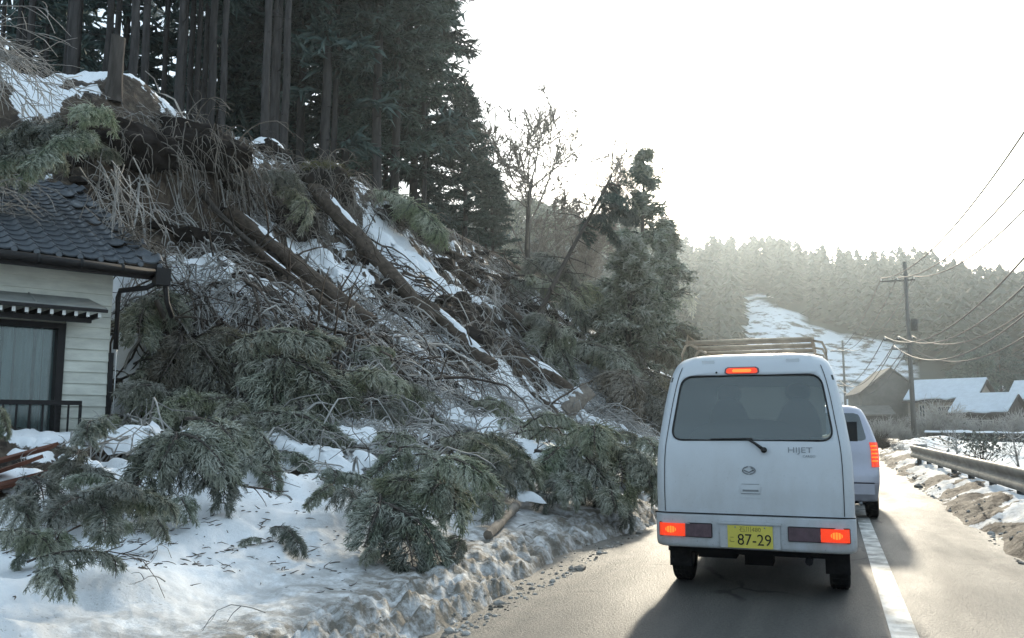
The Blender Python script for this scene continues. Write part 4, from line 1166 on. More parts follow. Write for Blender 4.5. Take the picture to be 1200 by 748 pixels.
# ================================================================== tangle of bare twigs over the slide (nobody could count it)
def twig_tangle(name, lab, regions, m, seed, rad=.008):
    rng = np.random.default_rng(seed); Ps, Rs = [], []
    for (x0, y0, x1, y1), n, (l0, l1), arch in regions:
        # scatter by solid ground: cast sight lines over the region so that density follows the photograph
        g = [hit(rng.uniform(x0, x1), rng.uniform(y0, y1)) for _ in range(max(6, n // 9))]
        g = np.array(g)[rng.integers(0, len(g), n)] + rng.normal(0, .35, (n, 3)) * np.array([1, 1, 0])
        g[:, 2] = terrain(g[:, 0], g[:, 1], False) + rng.uniform(0, .12, n)
        az = rng.normal(-0.4, 1.1, n)            # mostly pointing down the slope
        L = rng.uniform(l0, l1, n) * rng.uniform(.5, 1, n)
        d0 = np.stack([np.cos(az), np.sin(az), 0 * az], -1)
        K = 7; t = np.linspace(0, 1, K)
        P = g[:, None] + d0[:, None] * (t[None, :, None] - .3) * L[:, None, None]
        P[..., 2] = terrain(P[..., 0], P[..., 1], False) + (g[:, 2] - terrain(g[:, 0], g[:, 1], False))[:, None]
        P[..., 2] += (arch * L * rng.uniform(.0, 1.0, n))[:, None] * np.sin(np.pi * t)[None] + .03
        P += np.cumsum(rng.normal(0, .03, (n, K, 3)), 1) * L[:, None, None]
        Ps.append(P); Rs.append(np.linspace(1.25, .4, K)[None] * rad * rng.choice([.5, .75, 1.0, 1.5, 2.3], n)[:, None])
        # forked side twigs
        q, tg = sample_path(P, rng.uniform(.25, .9, (n, 2)))
        d = (tg + rng.normal(0, .6, tg.shape) + np.array([0, 0, .2])).reshape(-1, 3)
        Q = curve_path(q.reshape(-1, 3), d, np.repeat(L, 2) * rng.uniform(.2, .45, 2 * n), K, .5, rng, .14)
        Ps.append(Q); Rs.append(np.linspace(.8, .3, K)[None].repeat(2 * n, 0) * rad)
    PP_ = np.concatenate(Ps); RR_ = np.concatenate(Rs) * np.clip(np.linalg.norm(PP_[:, :1], axis=2) / 13.0, .4, 1.0)
    V, F, a = tubes(PP_, RR_, 3)
    tag(link(name, npmesh(name, V, [F], True), m), lab, 'twigs', kind='stuff')
twig_tangle('twig_tangle', 'tangle of pale frosty twigs spread over the whole slide', [
    ((140, 330, 300, 440), 190, (.5, 1.7), .35), ((280, 380, 520, 480), 520, (.5, 1.9), .35), ((200, 260, 420, 380), 150, (.5, 1.8), .25),
    ((440, 400, 700, 500), 420, (.4, 1.6), .4), ((400, 220, 620, 380), 260, (.6, 2.0), .3), ((560, 290, 740, 440), 480, (.7, 2.2), .35),
    ((150, 150, 300, 260), 140, (.5, 1.6), .1), ((300, 170, 460, 240), 150, (.6, 1.8), .12), ((680, 420, 765, 520), 480, (.6, 1.8), .4),
    ((360, 450, 740, 560), 420, (.4, 1.3), .4), ((110, 480, 330, 560), 120, (.5, 1.5), .4), ((0, 560, 140, 720), 6, (.3, .6), .3), ((240, 560, 340, 640), 3, (.2, .5), .2)], 'twig', 31, .0105)
twig_tangle('dark_twigs', 'dark bare boughs and sticks lying among the pale twigs', [
    ((140, 320, 330, 470), 130, (.9, 2.6), .3), ((300, 330, 560, 480), 190, (.9, 2.8), .3), ((420, 230, 700, 420), 190, (1.0, 3.0), .25), ((0, 560, 330, 700), 9, (.4, 1.0), .35), ((380, 480, 720, 600), 70, (.5, 1.6), .35), ((260, 130, 420, 220), 60, (1, 2.6), .2)], 'twig_dark', 32, .013)

# clods of soil on the slide, lumps of ice and grit along the road edges
def clods(name, lab, cat, pts, sizes, m, seed):
    rng = np.random.default_rng(seed); shapes = [blob(seed + i, (1, 1, .75), .38, 1.6, 1) for i in range(5)]
    mb = MB()
    for i, (p, s) in enumerate(zip(pts, sizes)):
        V, F = shapes[i % 5]; th = rng.uniform(0, 6.28); c, q = math.cos(th), math.sin(th)
        mb.add(V @ np.array([[c, q, 0], [-q, c, 0], [0, 0, 1]]) * s * rng.uniform(.7, 1.3, 3) + p, F)
    tag(link(name, mb.mesh(name, False), m), lab, cat, kind='stuff')
_rg = np.random.default_rng(70)
_y = _rg.uniform(9, 34, 900); _x = -_rg.uniform(6.8, 13.8, 900)
_k = snow_mask(_x, _y) < .5; _x, _y = _x[_k], _y[_k]
clods('soil_clods', 'clods of dark soil torn loose over the slide', 'soil', np.stack([_x, _y, terrain(_x, _y, False) + .02], -1), _rg.gamma(2.2, .055, len(_x)) + .03, 'soil', 71)
_y = 3.5 * (34 / 3.5) ** _rg.uniform(0, 1, 800); _x = -(2.16 + np.abs(_rg.normal(0, .16, 800)))
clods('ice_clods', 'dirty lumps of ice and snow along the left road edge', 'snow', np.stack([_x, _y, np.maximum(terrain(_x, _y), 0.0)], -1), _rg.gamma(1.6, .006, 800) + .004, 'dirty_snow', 72)
_y = 4.5 * (40 / 4.5) ** _rg.uniform(0, 1, 420); _x = 1.62 + np.abs(_rg.normal(0, .22, 420))
clods('verge_clods', 'dark frozen lumps along the right road edge', 'snow', np.stack([_x, _y, np.maximum(verge_h(_x, _y)[0], 0.0)], -1), _rg.gamma(1.6, .008, 420) + .004, 'dirty_snow', 73)

# shed cedar sprigs strewn on the snow
def litter():
    rng = np.random.default_rng(90); n = 6000
    y = 3.6 * (24 / 3.6) ** rng.uniform(0, 1, n); x = -rng.uniform(3.0, 7.4, n)
    k = fbm(x * .9, y * .9, 3, 95) + .10 * (x < -4.2) > rng.uniform(-.25, .5, n); x, y = x[k], y[k]; n = len(x)
    p = np.stack([x, y, terrain(x, y) + .006], -1); az = rng.uniform(0, 6.28, n)
    P = curve_path(p, np.stack([np.cos(az), np.sin(az), rng.uniform(-.02, .25, n)], -1), rng.uniform(.03, .13, n), 4, .3, rng, .25)
    V, F, a = tubes(P, np.array([.5, 1, .8, .2])[None] * rng.uniform(.0025, .0065, (n, 1)), 3)
    tag(link('cedar_litter', npmesh('cedar_litter', V, [F], True, {'tip': a}), 'needles_brown'), 'shed cedar sprigs and bark strewn over the snow', 'litter', kind='stuff')
litter()
# ================================================================== fallen cedar boughs on the snow
def bough(px, py, size_px, var, az, lab, m='needles', lift=.12, z=None, tilt=0.0, roll=0.0, n=1, name='cedar_bough'):
    """a fallen bough about size_px photo pixels long, lying on the slope where the pixel shows it"""
    if z is None:
        p = hit(px, py, lift); zz = pix(p)[2]
        nrm = Vector(normal_at(p[0], p[1])).lerp(Vector((0, 0, 1)), .55).normalized()
    else:
        p = at(px, py, z); zz = z; nrm = Vector((0, 0, 1))
    L = size_px * zz / FPX * .95
    s = L / 1.6
    q = nrm.to_track_quat('Z', 'Y') @ Euler((roll, tilt, 0)).to_quaternion()
    # az: direction of the limb, degrees clockwise from the road's heading
    d = Vector((math.sin(R(az)), math.cos(R(az)), 0))
    xax = (d - nrm * d.dot(nrm)).normalized(); yax = nrm.cross(xax)
    M = Matrix((xax, yax, nrm)).transposed().to_4x4() @ Euler((roll, tilt, 0)).to_matrix().to_4x4()
    t = thing(name, lab, 'bough', p, M.to_euler(), 'fallen cedar boughs', s)
    rng = random.Random(px * 7 + py)
    for k in range(n):
        st, fo = BR[(var + k) % 6]
        o1 = olink('stem', st, 'bark', t)
        o2 = olink('foliage', fo, m, t)
        if k:
            rot = (rng.uniform(-.5, .5), rng.uniform(-.25, .35), rng.uniform(-1.1, 1.1)); off = (rng.uniform(-.15, .35), rng.uniform(-.3, .3), rng.uniform(-.02, .22))
            sc = rng.uniform(.7, 1.0)
            for o in (o1, o2): o.rotation_euler = rot; o.location = off; o.scale = (sc,) * 3
    return t
B = bough
NF, ND = 'needles_frost', 'needles'
# near the house
B(-22, 470, 60, 3, 80, 'green bough hanging in from the left edge in front of the house window', NF, z=8.6, tilt=.55, n=2)
B(150, 480, 150, 0, 110, 'bough leaning on the debris right of the house downpipe', NF, n=3, lift=.3)
B(205, 430, 150, 1, 120, 'yellowish bough heap at the house corner under the broken gutter', 'needles_brown', n=3, lift=.35)
B(170, 385, 120, 4, 140, 'frosty bough against the hillside behind the house corner', NF, n=2, lift=.35)
B(250, 470, 190, 2, 100, 'big bough mound above the snow, between the house and the thick bare trunk', NF, n=4, lift=.45)
B(320, 440, 170, 3, 130, 'rounded green bough at the foot of the twig tangle, left of centre', NF, n=3, lift=.4)
B(365, 470, 130, 0, 90, 'bough just right of the rounded green one', NF, n=2, lift=.25)
B(425, 498, 70, 5, 110, 'flat bough by the snow patch in the middle of the slide', NF, n=2, lift=.2)
# left foreground
B(120, 545, 90, 1, 150, 'dark green bough drooping over the snow below the house wall', ND, n=2, lift=.35)
B(180, 575, 165, 3, 140, 'large dark drooping bough in the left foreground with snow on its back', ND, n=4, lift=.45)
B(230, 545, 150, 0, 120, 'bough curtain right of the large dark drooping one', ND, n=3, lift=.35)
B(290, 520, 150, 4, 100, 'bough behind the smooth snow, below the big mound', NF, n=3, lift=.3)
B(98, 668, 125, 2, 125, 'nearest bough, bushy and standing in the snow at the lower left', ND, n=5, lift=.36)
B(140, 612, 95, 5, 165, 'twisted bough above the nearest bushy one', ND, n=2, lift=.28)
B(-6, 632, 110, 1, 110, 'bough at the left edge below the broken planks', ND, n=2, lift=.25)
B(30, 690, 110, 0, 60, 'lowest bough in the lower left corner', ND, n=1, lift=.15)
B(318, 628, 80, 2, 120, 'small dark bough sunk in a hollow of the smooth snow', ND, n=1, lift=.06)
B(310, 640, 36, 4, 200, 'tiny sprig beside the snow hollow', ND, n=1, lift=.05)
# middle bank
B(385, 575, 90, 4, 95, 'dark flat bough under the snow shelf in the middle of the bank', ND, n=2, lift=.16)
B(475, 566, 100, 1, 120, 'bough above the large front bough at mid bank', ND, n=3, lift=.3)
B(512, 545, 110, 2, 110, 'arching bough in the middle of the bank, below the cut log', NF, n=3, lift=.3)
B(420, 628, 160, 3, 120, 'left half of the large front bough reaching towards the road', ND, n=3, lift=.25)
B(505, 622, 150, 0, 140, 'right half of the large front bough, hanging to the road edge', NF, n=4, lift=.36)
B(560, 604, 90, 5, 150, 'small bough right beside the stripped branch near the road', ND, n=2, lift=.2)
B(565, 572, 76, 4, 110, 'bough between the front bough and the right-hand heap', NF, n=2, lift=.25)
B(640, 560, 130, 1, 130, 'left part of the bough heap near the van', ND, n=3, lift=.3)
B(690, 560, 140, 3, 140, 'tall drooping bough heap next to the road, left of the van', NF, n=4, lift=.42)
B(725, 556, 110, 2, 150, 'last bough of the roadside heap, closest to the van', NF, n=3, lift=.3)
B(605, 525, 70, 0, 100, 'bough lying below the short cut log', NF, n=2, lift=.2)
B(662, 528, 76, 5, 110, 'bough just right of and below the short cut log', NF, n=2, lift=.2)
B(548, 488, 66, 2, 100, 'bough in the twigs above the middle snow', NF, n=2, lift=.25)
B(458, 470, 80, 3, 120, 'grey-green bough below the snow-topped trunk', NF, n=2, lift=.25)
# upper slope and the hazy brush on the right
B(405, 432, 70, 1, 100, 'bough caught beside the trunk half buried in twigs', NF, n=2, lift=.25)
B(600, 300, 190, 4, 120, 'hazy frosted bough below the foot of the dark wood', NF, n=3, lift=.5)
B(560, 252, 170, 3, 110, 'frosted bough at the right foot of the dark wood', NF, n=3, lift=.5)
B(632, 300, 150, 0, 130, 'frosted brush left of the leaning cedar, upper one', NF, n=4, lift=.6)
B(640, 348, 170, 2, 110, 'frosted brush left of the leaning cedar, lower one', NF, n=3, lift=.5)
B(700, 345, 120, 5, 100, 'frosted brush between the leaning cedar and the tall conifer', NF, n=2, lift=.4)
B(700, 400, 150, 1, 130, 'brownish brush at the foot of the tall conifer', 'needles_brown', n=3, lift=.5)
B(735, 450, 130, 3, 140, 'sunlit yellowish brush at the roadside behind the van', 'needles_brown', n=4, lift=.5)
B(705, 470, 130, 0, 120, 'yellowish brush right of the short cut log', 'needles_brown', n=3, lift=.4)
B(752, 490, 110, 4, 150, 'frosty yellow brush touching the left side of the van', 'needles_brown', n=3, lift=.4)
B(430, 232, 130, 2, 100, 'twiggy bough at the foot of the pale dead snag', NF, n=2, lift=.2)
B(330, 230, 100, 5, 120, 'green bough in the soil left of the central root mass', NF, n=2, lift=.1)
# smaller boughs scattered between
for px, py, sz, var, az, m, n_, lf, lab in [
    (70, 600, 80, 0, 120, ND, 1, .12, 'small bough under the broken boards at the left'),
    (60, 655, 90, 4, 130, ND, 2, .16, 'bough between the left edge and the nearest bushy bough'),
    (205, 620, 80, 1, 130, ND, 2, .2, 'lower tip of the large dark drooping bough'),
    (250, 590, 100, 5, 140, ND, 2, .22, 'bough hanging onto the smooth snow, right of the large dark one'),
    (20, 596, 110, 3, 110, ND, 2, .22, 'bough lying across the boards at the left edge'),
    (-5, 668, 110, 5, 100, NF, 2, .22, 'frosty bough at the left edge, above the lowest one'),
    (50, 712, 95, 1, 120, ND, 2, .18, 'bough in front of the nearest bushy one, at the bottom edge'),
    (150, 648, 85, 0, 150, NF, 2, .2, 'frosty bough just right of the nearest bushy one'),
    (85, 575, 100, 4, 140, NF, 2, .24, 'frosty bough over the snow between the boards and the large dark bough'),
    (395, 600, 85, 1, 130, ND, 2, .16, 'dark bough at the upper rim of the smooth snow'),
    (270, 545, 90, 2, 150, NF, 2, .22, 'frosty bough hanging above the smooth snow'),
    (440, 660, 60, 0, 160, NF, 1, .1, 'small sprig at the left foot of the front bough group'),
    (135, 515, 90, 3, 120, NF, 2, .2, 'frosty bough against the foot of the house downpipe'),
    (200, 500, 110, 5, 130, NF, 3, .3, 'frosty bough between the downpipe and the big mound'),
    (345, 500, 110, 1, 140, NF, 3, .25, 'drooping bough in front of the rounded green one'),
    (300, 560, 70, 3, 120, ND, 1, .1, 'flat bough half sunk above the smooth snow'),
    (390, 525, 80, 2, 150, NF, 2, .16, 'bough on the snow shelf left of the middle twigs'),
    (440, 525, 80, 0, 110, NF, 2, .18, 'bough beside the snow lump in the middle of the bank'),
    (460, 610, 100, 5, 150, ND, 2, .22, 'upper part of the front bough group, left'),
    (535, 655, 70, 2, 160, NF, 2, .14, 'lowest tip of the front bough group, nearest the road'),
    (545, 545, 90, 3, 130, ND, 2, .22, 'dark bough right above the front bough group'),
    (610, 570, 90, 1, 150, NF, 2, .22, 'bough left of the roadside heap by the van'),
    (655, 590, 100, 0, 150, ND, 3, .24, 'lower left skirt of the roadside heap by the van'),
    (710, 600, 90, 4, 160, ND, 2, .22, 'lower right skirt of the roadside heap, at the road edge'),
    (745, 535, 80, 1, 150, NF, 2, .25, 'frosty bough against the van side, above the heap'),
    (520, 585, 80, 4, 100, NF, 2, .2, 'arching bough between the front group and the stripped branch'),
    (280, 500, 110, 0, 150, NF, 3, .3, 'hanging bough at the lower rim of the big mound'),
    (160, 455, 100, 2, 110, NF, 2, .3, 'bough tangled by the slanting thin pole'),
    (330, 545, 70, 5, 120, ND, 1, .12, 'dark bough tip poking from the snow below the mound'),
    (575, 505, 70, 1, 110, NF, 1, .12, 'small bough left of the snow-capped pole'),
    (640, 505, 70, 2, 120, NF, 2, .16, 'small bough at the foot of the short cut log'),
    (480, 500, 70, 3, 100, NF, 1, .14, 'small bough on the low snow-covered trunk'),
    (610, 400, 110, 3, 110, NF, 2, .3, 'frosty bough beside the orange-faced stump'),
    (670, 420, 120, 0, 120, NF, 3, .4, 'frosty bough right of the orange-faced stump'),
    (590, 340, 120, 5, 100, NF, 2, .3, 'frosty bough above the dark soil clump'),
]:
    B(px, py, sz, var, az, lab, m, n=n_, lift=lf)
# on the roof
def crown_on_roof():
    p = at(60, 190, 13.6)
    t = thing('fallen_treetop', 'green cedar top fallen across the rear of the house roof', 'treetop', p)
    rng = random.Random(5)
    o = link('trunk', MB().tube([(-2.2, .5, -.2), (-.8, .2, .25), (.6, -.1, .5), (1.5, -.3, .25)], [.09, .075, .05, .02], 7).mesh('top_trunk', True), 'bark', t)
    for k in range(15):
        f = olink('foliage', BR[k % 6][1], 'needles' if k % 3 else 'needles_frost', t)
        f.location = (-2.0 + 3.4 * k / 14, rng.uniform(-.45, .3), rng.uniform(-.05, .5)); f.rotation_euler = (rng.uniform(-.4, .4), rng.uniform(-.1, .55), R(rng.uniform(-150, 30))); s = rng.uniform(.65, 1.0); f.scale = (s, s, s)
crown_on_roof()
def frosty_spray(lab, A, n, L, d, seed, m='twig', rad=.008, sub=4, grav=.5):
    rng = np.random.default_rng(seed)
    t = thing('frosty_spray', lab, 'twigs', A)
    p0 = rng.normal(0, .18, (n, 3)); dd = np.array(d)[None] + rng.normal(0, .42, (n, 3))
    P = curve_path(p0, dd, L * rng.uniform(.5, 1.1, n), 8, grav, rng, .10)
    V, F, a = tubes(P, np.linspace(1.6, .5, 8)[None].repeat(n, 0) * rad, 3); mb = MB(); mb.add(V, F)
    q, tg = sample_path(P, rng.uniform(.2, 1, (n, sub))); e = (tg + rng.normal(0, .65, tg.shape)).reshape(-1, 3)
    Q = curve_path(q.reshape(-1, 3), e, L * .35 * rng.uniform(.4, 1.2, n * sub), 5, .5, rng, .15)
    V, F, a = tubes(Q, np.linspace(.9, .4, 5)[None].repeat(n * sub, 0) * rad, 3); mb.add(V, F)
    tag(link('twigs', mb.mesh('spray_twigs', True), m, t), kind='stuff')
frosty_spray('frosty bare branches arching in at the left edge above the house roof', at(-40, 40, 13.2), 40, 1.7, (.75, .3, -.55), 3, rad=.010, sub=8)
frosty_spray('lower frosty branches at the left edge touching the roof tiles', at(-25, 225, 12.3), 24, .9, (.8, .3, -.1), 4, rad=.007, sub=5)
frosty_spray('bleached twigs hanging over the broken right corner of the roof', at(128, 205, 13.4), 22, 1.25, (.45, .1, -.85), 6, rad=.009, sub=5)
frosty_spray('dry stalks piled on the right corner of the roof', at(150, 284, 12.9), 40, .6, (.8, .3, .0), 7, m='root', rad=.007, sub=4)

# snow lying in lumps on the boughs
def snow_lumps():
    mb = MB(); rng = random.Random(9)
    for px, py, w, h in [(240, 468, 50, 14), (172, 532, 95, 26), (300, 518, 26, 16), (225, 520, 30, 14), (440, 560, 60, 16), (500, 425, 48, 16), (560, 508, 60, 14), (610, 540, 70, 16), (700, 505, 46, 18), (590, 470, 30, 10), (520, 500, 44, 12), (420, 530, 60, 14), (375, 545, 80, 20), (730, 590, 40, 18), (655, 545, 44, 14), (600, 592, 46, 18), (548, 470, 26, 10), (490, 395, 30, 14), (380, 300, 24, 12), (400, 330, 30, 10), (460, 300, 40, 26), (505, 326, 44, 14), (330, 530, 40, 16), (455, 580, 46, 16), (650, 566, 40, 16), (205, 556, 60, 18), (95, 566, 46, 16), (560, 586, 36, 14), (690, 548, 40, 16), (270, 470, 36, 14), (345, 470, 30, 12), (500, 548, 40, 14)]:
        p = hit(px, py); z = pix(p)[2]
        lift = .20 if py > 450 else .05
        lift = .15 if 450 < py < 600 else .05
        r_ = w * z / 2000 * 1.1
        V, F = snow_disc(int(px + py), r_ * 1.25, r_ * .55, h * z / 2600, lambda x, y: terrain(x + p[0], y + p[1], False) - p[2] + lift + .06 * fbm(x * 3 + px, y * 3, 2, 8), amp=.9)
        mb.add(V + p, F)
    tag(link('snow_on_debris', mb.mesh('snow_on_debris', True), 'snow'), 'lumps of snow lying on the boughs and trunks', 'snow', kind='stuff')
snow_lumps()

# broken boards in front of the house
for px, py, L, az, lab in [(20, 552, .75, 80, 'reddish broken board lying uppermost by the snow at the left edge'), (8, 566, .7, 95, 'broken board second in the pile at the left edge'), (14, 580, .6, 70, 'lowest broken board of the pile at the left edge')]:
    p = hit(px, py, .10 + .02 * (580 - py) / 14)
    t = tag(link('broken_board', MB().box((0, 0, 0), (L, .16, .03)).mesh('board'), 'plank_red'), lab, 'board', 'broken boards by the house')
    t.location = p; t.rotation_euler = (R(18), R(-14), R(90 - az))
# ================================================================== house
def build_house():
    c = at(124, 500, 12.0)
    HD = 27.7                                   # heading of the front wall, degrees right of the road
    t = thing('house', 'white clapboard house with dark tiled roof, half buried in debris at the left edge', 'house', (c[0], c[1], 0.75), (0, 0, R(90 - HD)))
    # local: +X along the front wall towards the free corner at x=0, +Y into the house, z up from the ground
    z0 = 0.75
    zE = 3.45 - z0                              # underside of the eaves
    W, D = 3.1, 4.9
    def side_wall():
        m = MB(); zt = lambda y: zE - .10 + (y + .5) * math.tan(R(25))
        V = np.array([(x, y, z) for x in (-.15, -.005) for (y, z) in ((.16, -.5), (D, -.5), (D, zt(D)), (.16, zt(.16)))])
        m.add(V, np.array([(0, 1, 2, 3), (7, 6, 5, 4), (0, 4, 5, 1), (1, 5, 6, 2), (2, 6, 7, 3), (3, 7, 4, 0)])); return m.mesh('side_wall')
    # window opening
    wx0, wx1, wz0, wz1 = -2.40, -0.62, 0.30, 1.92
    pitch = .158; n = int(zE / pitch) + 1
    wall = link('wall', MB().bbox((-W, .03, -.5), (-.004, .16, zE)).mesh('wall_core'), 'siding', t)
    # wall core is cut by the window: build it of four slabs instead
    mb = MB(); mb.bbox((-W, .03, -.5), (wx0, .15, zE)); mb.bbox((wx1, .03, -.5), (-.004, .15, zE)); mb.bbox((wx0, .031, -.5), (wx1, .149, wz0)); mb.bbox((wx0, .031, wz1), (wx1, .149, zE))
    wall.data = mb.mesh('wall_core'); wall.data.materials.append(MATS['siding'])
    rng = random.Random(2)
    for k in range(n):
        za, zb = k * pitch, min((k + 1) * pitch, zE)
        if zb - za < .03: continue
        spans = [(-W, -.02)]
        if zb > wz0 and za < wz1: spans = [(-W, wx0 - .02), (wx1 + .02, -.02)]
        for (xa, xb) in spans:
            cuts = [xa, xb]
            if k % 5 == 2 and xb - xa > 2.5: cuts = [xa, -1.0, xb]
            for a, b in zip(cuts[:-1], cuts[1:]):
                m = MB(); y = rng.uniform(-.002, .002)      # lapped board: lower edge proud
                V = np.array([(a, -.022 + y, za), (b - .002, -.022 + y, za), (b - .002, .0 + y, zb + .004), (a, .0 + y, zb + .004), (a, .03, za), (b - .002, .03, za), (b - .002, .03, zb + .004), (a, .03, zb + .004)])
                m.add(V, np.array([(0, 1, 2, 3), (4, 7, 6, 5), (0, 4, 5, 1), (1, 5, 6, 2), (2, 6, 7, 3), (3, 7, 4, 0)]))
                link('siding_board', m.mesh('siding_board'), 'siding', wall)
    link('side_wall', side_wall(), 'siding', t)
    link('foundation', MB().bbox((-W, -.045, -.9), (.01, .12, -.02)).mesh('foundation'), 'foundation', t)
    link('corner_board', MB().bbox((-.018, -.034, -.1), (.045, .10, 1.55)).mesh('corner_board'), 'house_trim', t)
    # window
    win = link('window', MB().bbox((wx0, .10, wz0), (wx1, .115, wz1)).mesh('pane'), 'house_glass', t)
    win.name = 'window'
    fm = MB(); fw = .075
    fm.bbox((wx0 - .02, -.05, wz1 - fw), (wx1 + .02, .12, wz1)); fm.bbox((wx0 - .02, -.05, wz0), (wx1 + .02, .12, wz0 + fw)); fm.bbox((wx1 - fw, -.049, wz0 + fw), (wx1 + .019, .119, wz1 - fw)); fm.bbox((wx0 - .019, -.049, wz0 + fw), (wx0 + fw, .119, wz1 - fw)); fm.bbox((-1.56, .06, wz0 + fw), (-1.50, .118, wz1 - fw))
    link('frame', fm.mesh('window_frame'), 'house_trim', win)
    # curtain with folds behind the glass
    xs = np.linspace(wx0, wx1, 160); yy = .20 + .026 * np.sin(xs * 46 + 2 * np.sin(xs * 7)) + .014 * np.sin(xs * 19)
    V = np.concatenate([np.stack([xs, yy, 0 * xs + wz0], -1), np.stack([xs, yy, 0 * xs + wz1], -1)])
    i = np.arange(159)
    link('curtain', npmesh('curtain', V, [np.stack([i, i + 1, i + 161, i + 160], -1)], True), 'curtain', win)
    link('room', MB().bbox((wx0, .22, wz0), (wx1, .24, wz1)).mesh('room_back'), 'cabin_dark', win)
    # railing
    rl = link('railing', MB().bbox((-2.45, -.26, .80), (-.40, -.22, .86)).mesh('rail_top'), 'house_trim', t)
    link('bottom_rail', MB().bbox((-2.45, -.255, .27), (-.40, -.225, .32)).mesh('rail_bottom'), 'house_trim', rl)
    bar = MB().bbox((-.011, -.25, .32), (.011, -.23, .80)).mesh('rail_bar'); bar.materials.append(MATS['house_trim'])
    for k in range(14):
        b = link('bar', bar, None, rl); b.location.x = -2.42 + k * .155
    link('bracket', MB().tube([(-.42, -.24, .83), (-.42, -.24, .30), (-.46, -.02, .24)], .014, 6).mesh('rail_bracket'), 'house_trim', rl)
    # little roof over the window
    aw = MB(); a0, a1 = -2.9, -.22
    V = np.array([(a0, 0.0, 2.30), (a1 - .12, 0.0, 2.30), (a1, -.50, 2.12), (a0, -.50, 2.12), (a0, 0.0, 2.27), (a1 - .12, 0.0, 2.27), (a1, -.50, 2.085), (a0, -.50, 2.085)])
    aw.add(V, np.array([(3, 2, 1, 0), (4, 5, 6, 7), (2, 3, 7, 6), (1, 2, 6, 5), (0, 1, 5, 4), (3, 0, 4, 7)]))
    awn = link('awning', aw.mesh('awning'), 'awning_metal', t)
    link('fascia', MB().bbox((a0, -.515, 2.055), (a1 + .01, -.490, 2.10)).mesh('awning_fascia'), 'house_trim', awn)
    for x in np.arange(-2.8, -.3, .86): link('seam', MB().tube([(x, -.003, 2.305), (x, -.50, 2.125)], .012, 6).mesh('awning_seam'), 'awning_metal', awn)
    raf = MB().bbox((-.02, -.470, 1.985), (.02, 0.0, 2.05)).mesh('rafter'); raf.materials.append(MATS['house_trim'])
    rw = MB().bbox((-.021, -.474, 1.986), (.021, -.4705, 2.049)).mesh('rafter_end'); rw.materials.append(MATS['rafter_white'])
    for x in np.arange(-2.82, -.28, .148):
        r_ = link('rafter', raf, None, awn); r_.location.x = x
        e = link('rafter_end', rw, None, awn); e.location.x = x
    link('awning_beam', MB().bbox((a0, -.33, 1.92), (-.36, -.27, 1.985)).mesh('awning_beam'), 'house_trim', awn)
    # roof: plane rising into the house at 20 degrees
    b = R(25); ca, sa = math.cos(b), math.sin(b)
    ov, xr = .50, .50
    rows, pit_r = 20, .255; cols, pit_c = 14, .262
    e0 = np.array([0, -ov, zE + .06])
    def rp(x, d, h): return np.array([x, e0[1] + d * ca - h * sa, e0[2] + d * sa + h * ca])
    dk = MB(); xa, xb = -W - .3, xr; dl = rows * pit_r + .1
    V = np.array([rp(xa, .02, -.10), rp(xb, .02, -.10), rp(xb, dl, -.10), rp(xa, dl, -.10), rp(xa, .02, -.005), rp(xb, .02, -.005), rp(xb, dl, -.005), rp(xa, dl, -.005)])
    dk.add(V, np.array([(0, 3, 2, 1), (4, 5, 6, 7), (0, 1, 5, 4), (1, 2, 6, 5), (2, 3, 7, 6), (3, 0, 4, 7)]))
    roof = link('roof', dk.mesh('roof_deck'), 'roof_deck', t)
    # back slope
    bk = MB(); r0, r1 = rp(xa, dl, -.02), rp(xb, dl, -.02)
    V = np.array([r0, r1, r1 + (0, 2.2, -.8), r0 + (0, 2.2, -.8)]); bk.add(V, np.array([(0, 1, 2, 3)])); link('back_slope', bk.mesh('back_slope'), 'roof_tile', roof)
    # one pan tile: a shallow trough with a raised roll at its right edge
    u = np.linspace(0, 1, 11); wv = pit_c
    prof = np.where(u < .68, .010 + .016 * (np.abs(u - .34) / .34) ** 2, 0) + np.where(u >= .68, .026 + .038 * np.sin(np.pi * np.clip((u - .68) / .32, 0, 1)), 0)
    Vt = []
    for (d, lift, th) in ((-.02, .022, 0), (pit_r + .035, .0, 0)):
        Vt += [rp(x * wv * 1.03, d, pf + lift) for x, pf in zip(u, prof)]
    Vt += [rp(x * wv * 1.03, -.02, pf + .004) for x, pf in zip(u, prof)]       # front lip
    Vt = np.array(Vt) - rp(0, 0, 0)
    i = np.arange(10)
    Ft = np.concatenate([np.stack([i, i + 1, i + 12, i + 11], -1), np.stack([i + 22, i + 23, i + 1, i], -1)])
    tile = npmesh('roof_tile', Vt, [Ft], False); tile.materials.append(MATS['roof_tile'])
    for r_ in range(rows):
        for cidx in range(cols):
            x = xb - .02 - (cidx + 1) * pit_c
            broken = cidx == 0 and rng.random() < .55 or cidx == 1 and rng.random() < .2
            o = link('tile', tile, None, roof)
            p = rp(x, r_ * pit_r, 0)
            o.location = p + np.array([rng.uniform(-.004, .004), 0, rng.uniform(0, .004)])
            o.rotation_euler = (0, 0, rng.uniform(-.012, .012))
            if broken:
                o.rotation_euler = (rng.uniform(-.12, .12), rng.uniform(-.18, .05), rng.uniform(-.35, .35)); o.location.z += .035
    # round eave ends under the rolls
    cap = MB().tube([(0, 0, 0), (0, .05, 0)], .038, 10).mesh('eave_end'); cap.materials.append(MATS['roof_tile'])
    for cidx in range(cols):
        o = link('eave_end', cap, None, roof); o.location = rp(xb - .02 - (cidx + 1) * pit_c + .84 * pit_c, -.035, .036)
    link('eave_board', MB().bbox((xa, -ov - .005, zE - .12), (xb, -ov + .025, zE + .05)).mesh('eave_board'), 'house_trim', roof)
